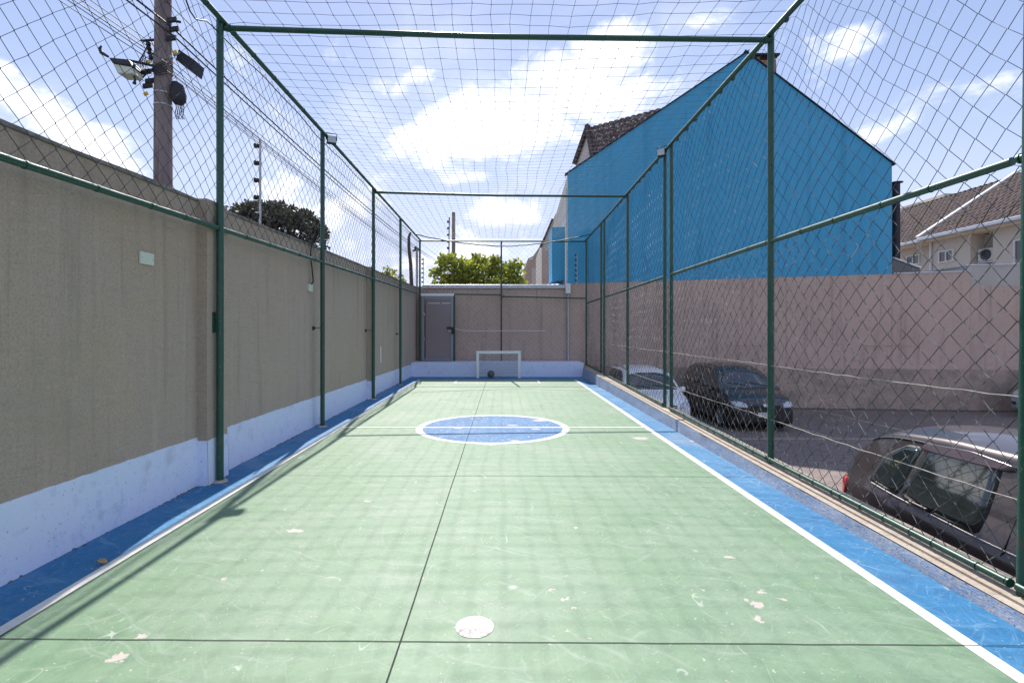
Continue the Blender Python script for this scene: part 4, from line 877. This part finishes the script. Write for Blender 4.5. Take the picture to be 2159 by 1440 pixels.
# ------------------------------------------------------------------ cars
from mathutils.bvhtree import BVHTree
def interp(pts, x):
    if x <= pts[0][0]: return pts[0][1]
    for (a, fa), (b, fb) in zip(pts[:-1], pts[1:]):
        if x <= b: t = (x-a)/(b-a); return fa+(fb-fa)*t
    return pts[-1][1]
def smoothed(pts, w=.09):
    def f(x): return sum(interp(pts, x+w*k)*g for k, g in ((-2,.1),(-1,.22),(0,.36),(1,.22),(2,.1)))
    return f
def chaikin(p, n=2, c=.10):
    for _ in range(n):
        q = []
        for i in range(len(p)):
            a, b = p[i], p[(i+1) % len(p)]
            q += [(a[0]*(1-c)+b[0]*c, a[1]*(1-c)+b[1]*c), (a[0]*c+b[0]*(1-c), a[1]*c+b[1]*(1-c))]
        p = q; c = .25
    return p
def make_car(label, loc, rz, paint, S):
    L, W0, zb = S['L'], S['W']/2, .20
    top, belt = smoothed(S['top'], S.get('sm', .07)), smoothed(S['belt'])
    tum = S.get('tumble', .38); rw = S.get('rw', .30); wx = S['wheels']; ra = rw+.055
    car = empty('parked_car', label, 'car', 'cars in the parking lot', loc, rz)
    def Wx(x):
        u = min(1, abs(x)/(L/2)); return W0*(1-.05*u**2-.10*u**6)
    def endk(x):
        e = (L/2-abs(x)); return math.sqrt(max(0, 1-(1-min(1, e/.16))**2)) if e < .16 else 1
    def section(x):
        w = Wx(x)*(.90+.10*endk(x)); b = belt(x); t = max(top(x), b+.02); k = endk(x)
        ze = max(b+.012, t-.055-.03*min(1, (t-b)/.4)); we = (w-.045)-tum*max(0, ze-b)**1.15
        za = zb
        for c in wx:
            d = abs(x-c)
            if d < ra: za = max(za, rw+math.sqrt(ra*ra-d*d))
        za = min(za, b-.15); mid = (za+b)/2 if za > .5 else .55
        low = zb+(1-k)*.10; hi = lambda z: z-(1-k)*.05*min(1, max(0, z-.3))
        pts = [(0,low),(w-.27,low),(w-.26,max(low,za)),(w-.035,max(low,za)),(w-.012,max(low,za)+.05),(w,mid),(w-.004,(mid+b)/2),(w-.010,b-.07),(w-.022,b-.03),(w-.045,hi(b))]
        for f in (.33,.66,.92): pts.append((w-.045+(we-(w-.045))*f, b+(ze-b)*f))
        for s in (1.0,.93,.82,.6,.3,0): pts.append((we*s, t-(t-ze)*abs(s)**2.6))
        return pts
    xs_ = [-L/2+.0, -L/2+.01, -L/2+.03, -L/2+.06, -L/2+.11]; n_ = int(L/.045)
    xs_ += [-L/2+.16+(L-.32)*i/n_ for i in range(n_+1)] + [L/2-.11, L/2-.06, L/2-.03, L/2-.01, L/2]
    mb = MB(); secs = [section(x) for x in xs_]; m = len(secs[0]); ring_ = []
    for x, s in zip(xs_, secs):
        full = [(x, y, z) for y, z in s] + [(x, -y, z) for y, z in s[-2:0:-1]]; ring_.append(full)
    n = len(ring_[0]); vs = [v for r_ in ring_ for v in r_]
    mb.add(vs, [(i*n+k, i*n+(k+1) % n, (i+1)*n+(k+1) % n, (i+1)*n+k) for i in range(len(xs_)-1) for k in range(n)], True)
    mb.add(ring_[0], [tuple(range(n))]); mb.add(ring_[-1], [tuple(range(n))])
    bvh = BVHTree.FromPolygons([Vector(v) for v in mb.v], mb.f)
    body = mb.build('body', paint, car)
    dirs = {'L': lambda a, b: (Vector((a, 3, b)), Vector((0,-1,0))), 'R': lambda a, b: (Vector((a, -3, b)), Vector((0,1,0))),
            'F': lambda a, b: (Vector((4, a, b)), Vector((-1,0,0))), 'B': lambda a, b: (Vector((-4, a, b)), Vector((1,0,0))), 'T': lambda a, b: (Vector((a, b, 3)), Vector((0,0,-1)))}
    def proj(ax, a, b, off):
        o, d = dirs[ax](a, b); h = bvh.ray_cast(o, d)
        if h[0] is None: h = bvh.find_nearest({'L': Vector((a, W0, b)), 'R': Vector((a, -W0, b)), 'F': Vector((L/2, a, b)), 'B': Vector((-L/2, a, b)), 'T': Vector((a, b, 1.5))}[ax])
        nn = h[1] if h[1].dot(d) < 0 else -h[1]; return h[0] + nn*off
    def patch(name, ax, poly, m_, off=.006, parent=body, rnd=2, rings=6):
        p = chaikin(poly, rnd) if rnd else poly; cx = sum(a for a, b in p)/len(p); cy = sum(b for a, b in p)/len(p); k = len(p)
        vs = [proj(ax, cx, cy, off)]; fs = []
        for r_ in range(1, rings+1):
            f = r_/rings
            for a, b in p: vs.append(proj(ax, cx+(a-cx)*f, cy+(b-cy)*f, off))
        for i in range(k): fs.append((0, 1+i, 1+(i+1) % k))
        for r_ in range(rings-1):
            for i in range(k): fs.append((1+r_*k+i, 1+(r_+1)*k+i, 1+(r_+1)*k+(i+1) % k, 1+r_*k+(i+1) % k))
        o0 = len(vs)
        for a, b in p: vs.append(proj(ax, a, b, -.012))
        for i in range(k): j = 1+(rings-1)*k; fs.append((j+i, o0+i, o0+(i+1) % k, j+(i+1) % k))
        q = MB(); q.add(vs, fs, True); return q.build(name, m_, parent)
    def line(name, ax, pts, r, m_, off=.002, parent=body, sub=8):
        P_ = []
        for (a, b), (c, d) in zip(pts[:-1], pts[1:]):
            for i in range(sub): P_.append(proj(ax, a+(c-a)*i/sub, b+(d-b)*i/sub, off))
        P_.append(proj(ax, *pts[-1], off)); q = MB(); q.tube(P_, r, 6); return q.build(name, m_, parent)
    for sd in ('L', 'R'):
        for w in S['side']: 
            mxx, mzz = sum(a for a, b in w)/len(w), sum(b for a, b in w)/len(w)
            patch('window_seal', sd, [(mxx+(a-mxx)*(1+.022/max(.05,abs(a-mxx))), mzz+(b-mzz)*(1+.02/max(.05,abs(b-mzz)))) for a, b in w], M['black'], .003)
            patch('window', sd, w, M['carglass'], .006)
        for w in S.get('seam', []): line('door_seam', sd, w, .004, M['black'], -.001)
        for w in S.get('trim', []): line('window_trim', sd, w, .006, M['trim'] if S.get('bright') else M['black'], .004)
        for w in S.get('handle', []): line('door_handle', sd, w, .014, paint, .02)
        for w in S.get('visor', []): patch('window_visor', sd, w, M['visor'], .022)
        for w in S.get('bumper', []): patch('bumper', sd, w, M['black'], .012)
        for w in S.get('strip', []): line('side_moulding', sd, w, .022, M['black'], .006)
    patch('windscreen', 'T', S['wind'], M['carglass'], .006)
    patch('rear_window', 'B', S['rearw'], M['carglass'], .006)
    for s in (-1, 1):
        pl = S['head']; patch('headlight', 'F', [(a*s, b) for a, b in pl], M['lamp'], .010)
        if 'tail' in S: 
            patch('tail_light', 'B', [(a*s, b) for a, b in S['tail']], M['tail'], .012)
            patch('tail_light', 'L' if s > 0 else 'R', S['tailside'], M['tail'], .012)
        if 'fog' in S: patch('fog_lamp', 'F', [(a*s, b) for a, b in S['fog']], M['black'], .005)
        line('roof_ditch', 'T', [(x, s*S['ditch']) for x in S['ditchx']], .009, M['black'], .002)
        # mirror
        mx, mz = S['mirror']; y = s*(W0+.06); q = MB()
        q.lathe([(max(.001,.075*math.sin(math.pi*k/8)), -.09*math.cos(math.pi*k/8)) for k in range(9)], (0,0,0), 12, 'Y'); q.v = [(a*.8+mx, b+y, c+mz) for a, b, c in q.v]
        mo = q.build('mirror', paint, car); q = MB(); q.obox((mx, s*(W0-.02), mz-.03), (1,0,0), (0,1,0), (0,0,1), .03, .05, .02); q.build('mirror_arm', M['black'], mo)
    for g in S.get('grille', []): patch('grille', 'F', g, M['black'], .004)
    for g in S.get('badge', []): patch('badge', 'F', g, M['chrome'], .016, rnd=2)
    patch('number_plate', 'F', [(-.2,S['plz']-.06),(.2,S['plz']-.06),(.2,S['plz']+.06),(-.2,S['plz']+.06)], M['plate'], .018, rnd=0)
    for (a, b) in S.get('wiper', []):
        line('wiper', 'T', [a, b], .008, M['black'], .012)
    for cx in wx:
        for s in (-1, 1):
            w = MB(); w.lathe([(rw-.09,-.09),(rw-.03,-.10),(rw,-.075),(rw+.004,0),(rw,.075),(rw-.03,.10),(rw-.09,.09)], (0,0,0), 32, 'Y')
            wo_ = w.build('wheel', M['rubber'], car, loc=(cx, s*(W0-.125), rw))
            h = MB(); h.lathe([(rw-.085,.088*s),(rw-.10,.07*s),(rw-.11,.03*s),(.0,.028*s)], (0,0,0), 32, 'Y')
            for k in range(S.get('spokes', 5)):
                a = 2*math.pi*k/S.get('spokes', 5); h.obox((math.cos(a)*(rw-.1)/2, .062*s, math.sin(a)*(rw-.1)/2), (math.cos(a),0,math.sin(a)), (0,1,0), (-math.sin(a),0,math.cos(a)), (rw-.1)/2, .018, .028)
            h.lathe([(.0,.085*s),(.05,.083*s),(.055,.05*s)], (0,0,0), 16, 'Y'); h.build('rim', M['rim'], wo_)
            q = MB(); arc = [(cx+(ra+.0)*math.cos(t*math.pi/14), rw+(ra)*math.sin(t*math.pi/14)) for t in range(15)]
            q.tube([Vector((a, s*(Wx(a)-.012), b)) for a, b in arc], .012, 5); q.build('arch_lip', M['black'], car)
    return car
hatch = dict(L=4.0, W=1.68, wheels=(-1.22, 1.25), sm=.06,
    top=[(-2.0,.86),(-1.93,1.0),(-1.82,1.12),(-1.55,1.42),(-1.2,1.52),(-.4,1.56),(.25,1.53),(.62,1.42),(1.18,.99),(1.5,.93),(1.8,.84),(1.93,.74),(2.0,.64)],
    belt=[(-2.0,.86),(-1.6,1.0),(-.6,.96),(.6,.92),(1.1,.90),(1.5,.86),(1.85,.74),(2.0,.62)],
    side=[[(-1.42,1.04),(-.36,1.00),(-.36,1.42),(-1.0,1.44),(-1.32,1.34)],[(-.28,1.0),(.86,.96),(.80,1.06),(.40,1.36),(.18,1.42),(-.28,1.43)]],
    seam=[[(-.32,1.44),(-.32,.30)],[(.88,.96),(.92,.5),(.80,.28)],[(-1.2,.98),(-1.02,.72),(-.80,.30)]], handle=[[(-1.05,.86),(-.88,.86)],[(.02,.85),(.18,.85)]],
    strip=[[(-.85,.50),(.85,.48)]], trim=[[(-1.45,1.0),(.95,.93)]],
    wind=[(.60,-.56),(.60,.56),(1.12,.70),(1.18,0),(1.12,-.70)], rearw=[(-.52,1.12),(.52,1.12),(.46,1.40),(-.46,1.40)],
    head=[(.44,.63),(.74,.66),(.78,.77),(.62,.775),(.46,.73)], tail=[(.46,.70),(.62,.70),(.61,.82),(.50,.82)], tailside=[(-1.97,.66),(-1.88,.68),(-1.82,.84),(-1.90,.84)],
    fog=[(.50,.36),(.68,.37),(.67,.46),(.52,.45)], ditch=.50, ditchx=(-1.4,-.8,-.2,.3), mirror=(.80,.98),
    grille=[[(-.36,.63),(.36,.63),(.40,.70),(-.40,.70)],[(-.42,.33),(.42,.33),(.38,.50),(-.38,.50)]], badge=[[(-.05,.655),(.05,.655),(.05,.72),(-.05,.72)]], plz=.46,
    wiper=[((1.10,.50),(1.02,-.05)),((1.12,-.05),(1.0,-.52))])
def yaw_towards(dx, dy): return math.atan2(dy, dx)
# white car beside the fence, nose towards the camera
Yc = 14.75
make_car('white hatchback parked nose out right beside the green fence', (4.03, Yc, pz(Yc)), yaw_towards(-.02,-1), M['carwhite'], hatch)
Yc = 14.85
dk = dict(hatch); dk.update(W=1.72, wheels=(-1.2,1.22), top=[(-2.0,.9),(-1.93,1.05),(-1.85,1.2),(-1.62,1.5),(-1.3,1.6),(-.4,1.64),(.3,1.60),(.62,1.48),(1.2,1.03),(1.5,.96),(1.8,.86),(1.93,.76),(2.0,.64)],
    side=[[(-1.42,1.06),(-.36,1.02),(-.36,1.48),(-1.0,1.50),(-1.38,1.40)],[(-.28,1.02),(.86,.98),(.80,1.08),(.40,1.42),(.18,1.48),(-.28,1.49)]])
make_car('black hatchback parked nose out in the shade right of the white car', (6.62, Yc, pz(Yc)), yaw_towards(.0,-1), M['cardark'], dk)
Yc = 15.0
make_car('silver blue car at the right edge with only its nose showing', (17.4, Yc-.1, pz(Yc)), yaw_towards(-1,-.05), M['carsilver'], hatch)
# near car, rear end away from the camera
wag = dict(L=4.25, W=1.70, wheels=(-1.33, 1.25), sm=.07, bright=True, tumble=.42,
    top=[(-2.125,1.02),(-2.09,1.12),(-2.0,1.22),(-1.80,1.44),(-1.55,1.54),(-1.0,1.59),(-.2,1.60),(.45,1.55),(.85,1.42),(1.45,1.02),(1.7,.95),(1.95,.86),(2.125,.66)],
    belt=[(-2.125,.93),(-1.9,.96),(-1.5,.965),(-.5,.92),(.7,.885),(1.3,.92),(1.7,.86),(2.125,.64)],
    side=[[(-1.64,1.02),(-1.28,.995),(-1.20,1.39),(-1.36,1.38),(-1.54,1.25)],[(-1.24,.99),(-.50,.955),(-.52,1.43),(-.80,1.44),(-1.16,1.42)],[(-.20,.94),(.95,.92),(.88,1.05),(.50,1.40),(.30,1.46),(-.20,1.47)]],
    visor=[[(-1.20,1.385),(-.46,1.40),(-.38,1.445),(-.75,1.475),(-1.16,1.445)]], bumper=[[(-2.11,.40),(-1.80,.40),(-1.74,.66),(-2.10,.70)]],
    seam=[[(-.30,1.49),(-.30,.30)],[(-1.36,1.12),(-1.15,.85),(-.95,.6),(-.90,.30)],[(1.0,1.0),(1.02,.5),(.9,.28)]], handle=[[(-1.1,.98),(-.92,.975)],[(0,.93),(.18,.92)]],
    strip=[[(-.9,.56),(1.0,.52)]], trim=[[(-1.60,.995),(-1.26,.972),(-.48,.935),(1.0,.90)]],
    wind=[(.82,-.58),(.82,.58),(1.38,.70),(1.44,0),(1.38,-.70)], rearw=[(-.58,1.16),(.58,1.16),(.50,1.43),(-.50,1.43)],
    head=[(.46,.66),(.76,.68),(.78,.80),(.50,.78)], tail=[(.44,.80),(.64,.80),(.63,.95),(.50,.96)], tailside=[(-2.115,.68),(-2.03,.70),(-1.95,.86),(-1.99,.935),(-2.11,.925)],
    ditch=.600, ditchx=(-1.80,-1.6,-1.2,-.6,0,.5), mirror=(.95,1.06), grille=[[(-.4,.62),(.4,.62),(.4,.72),(-.4,.72)]], plz=.45)
make_car('dark bronze grey wagon parked alongside the kerb nearest the camera', (4.10, 3.06, pz(4)+.03), yaw_towards(-.02,-1), M['cargrey'], wag)
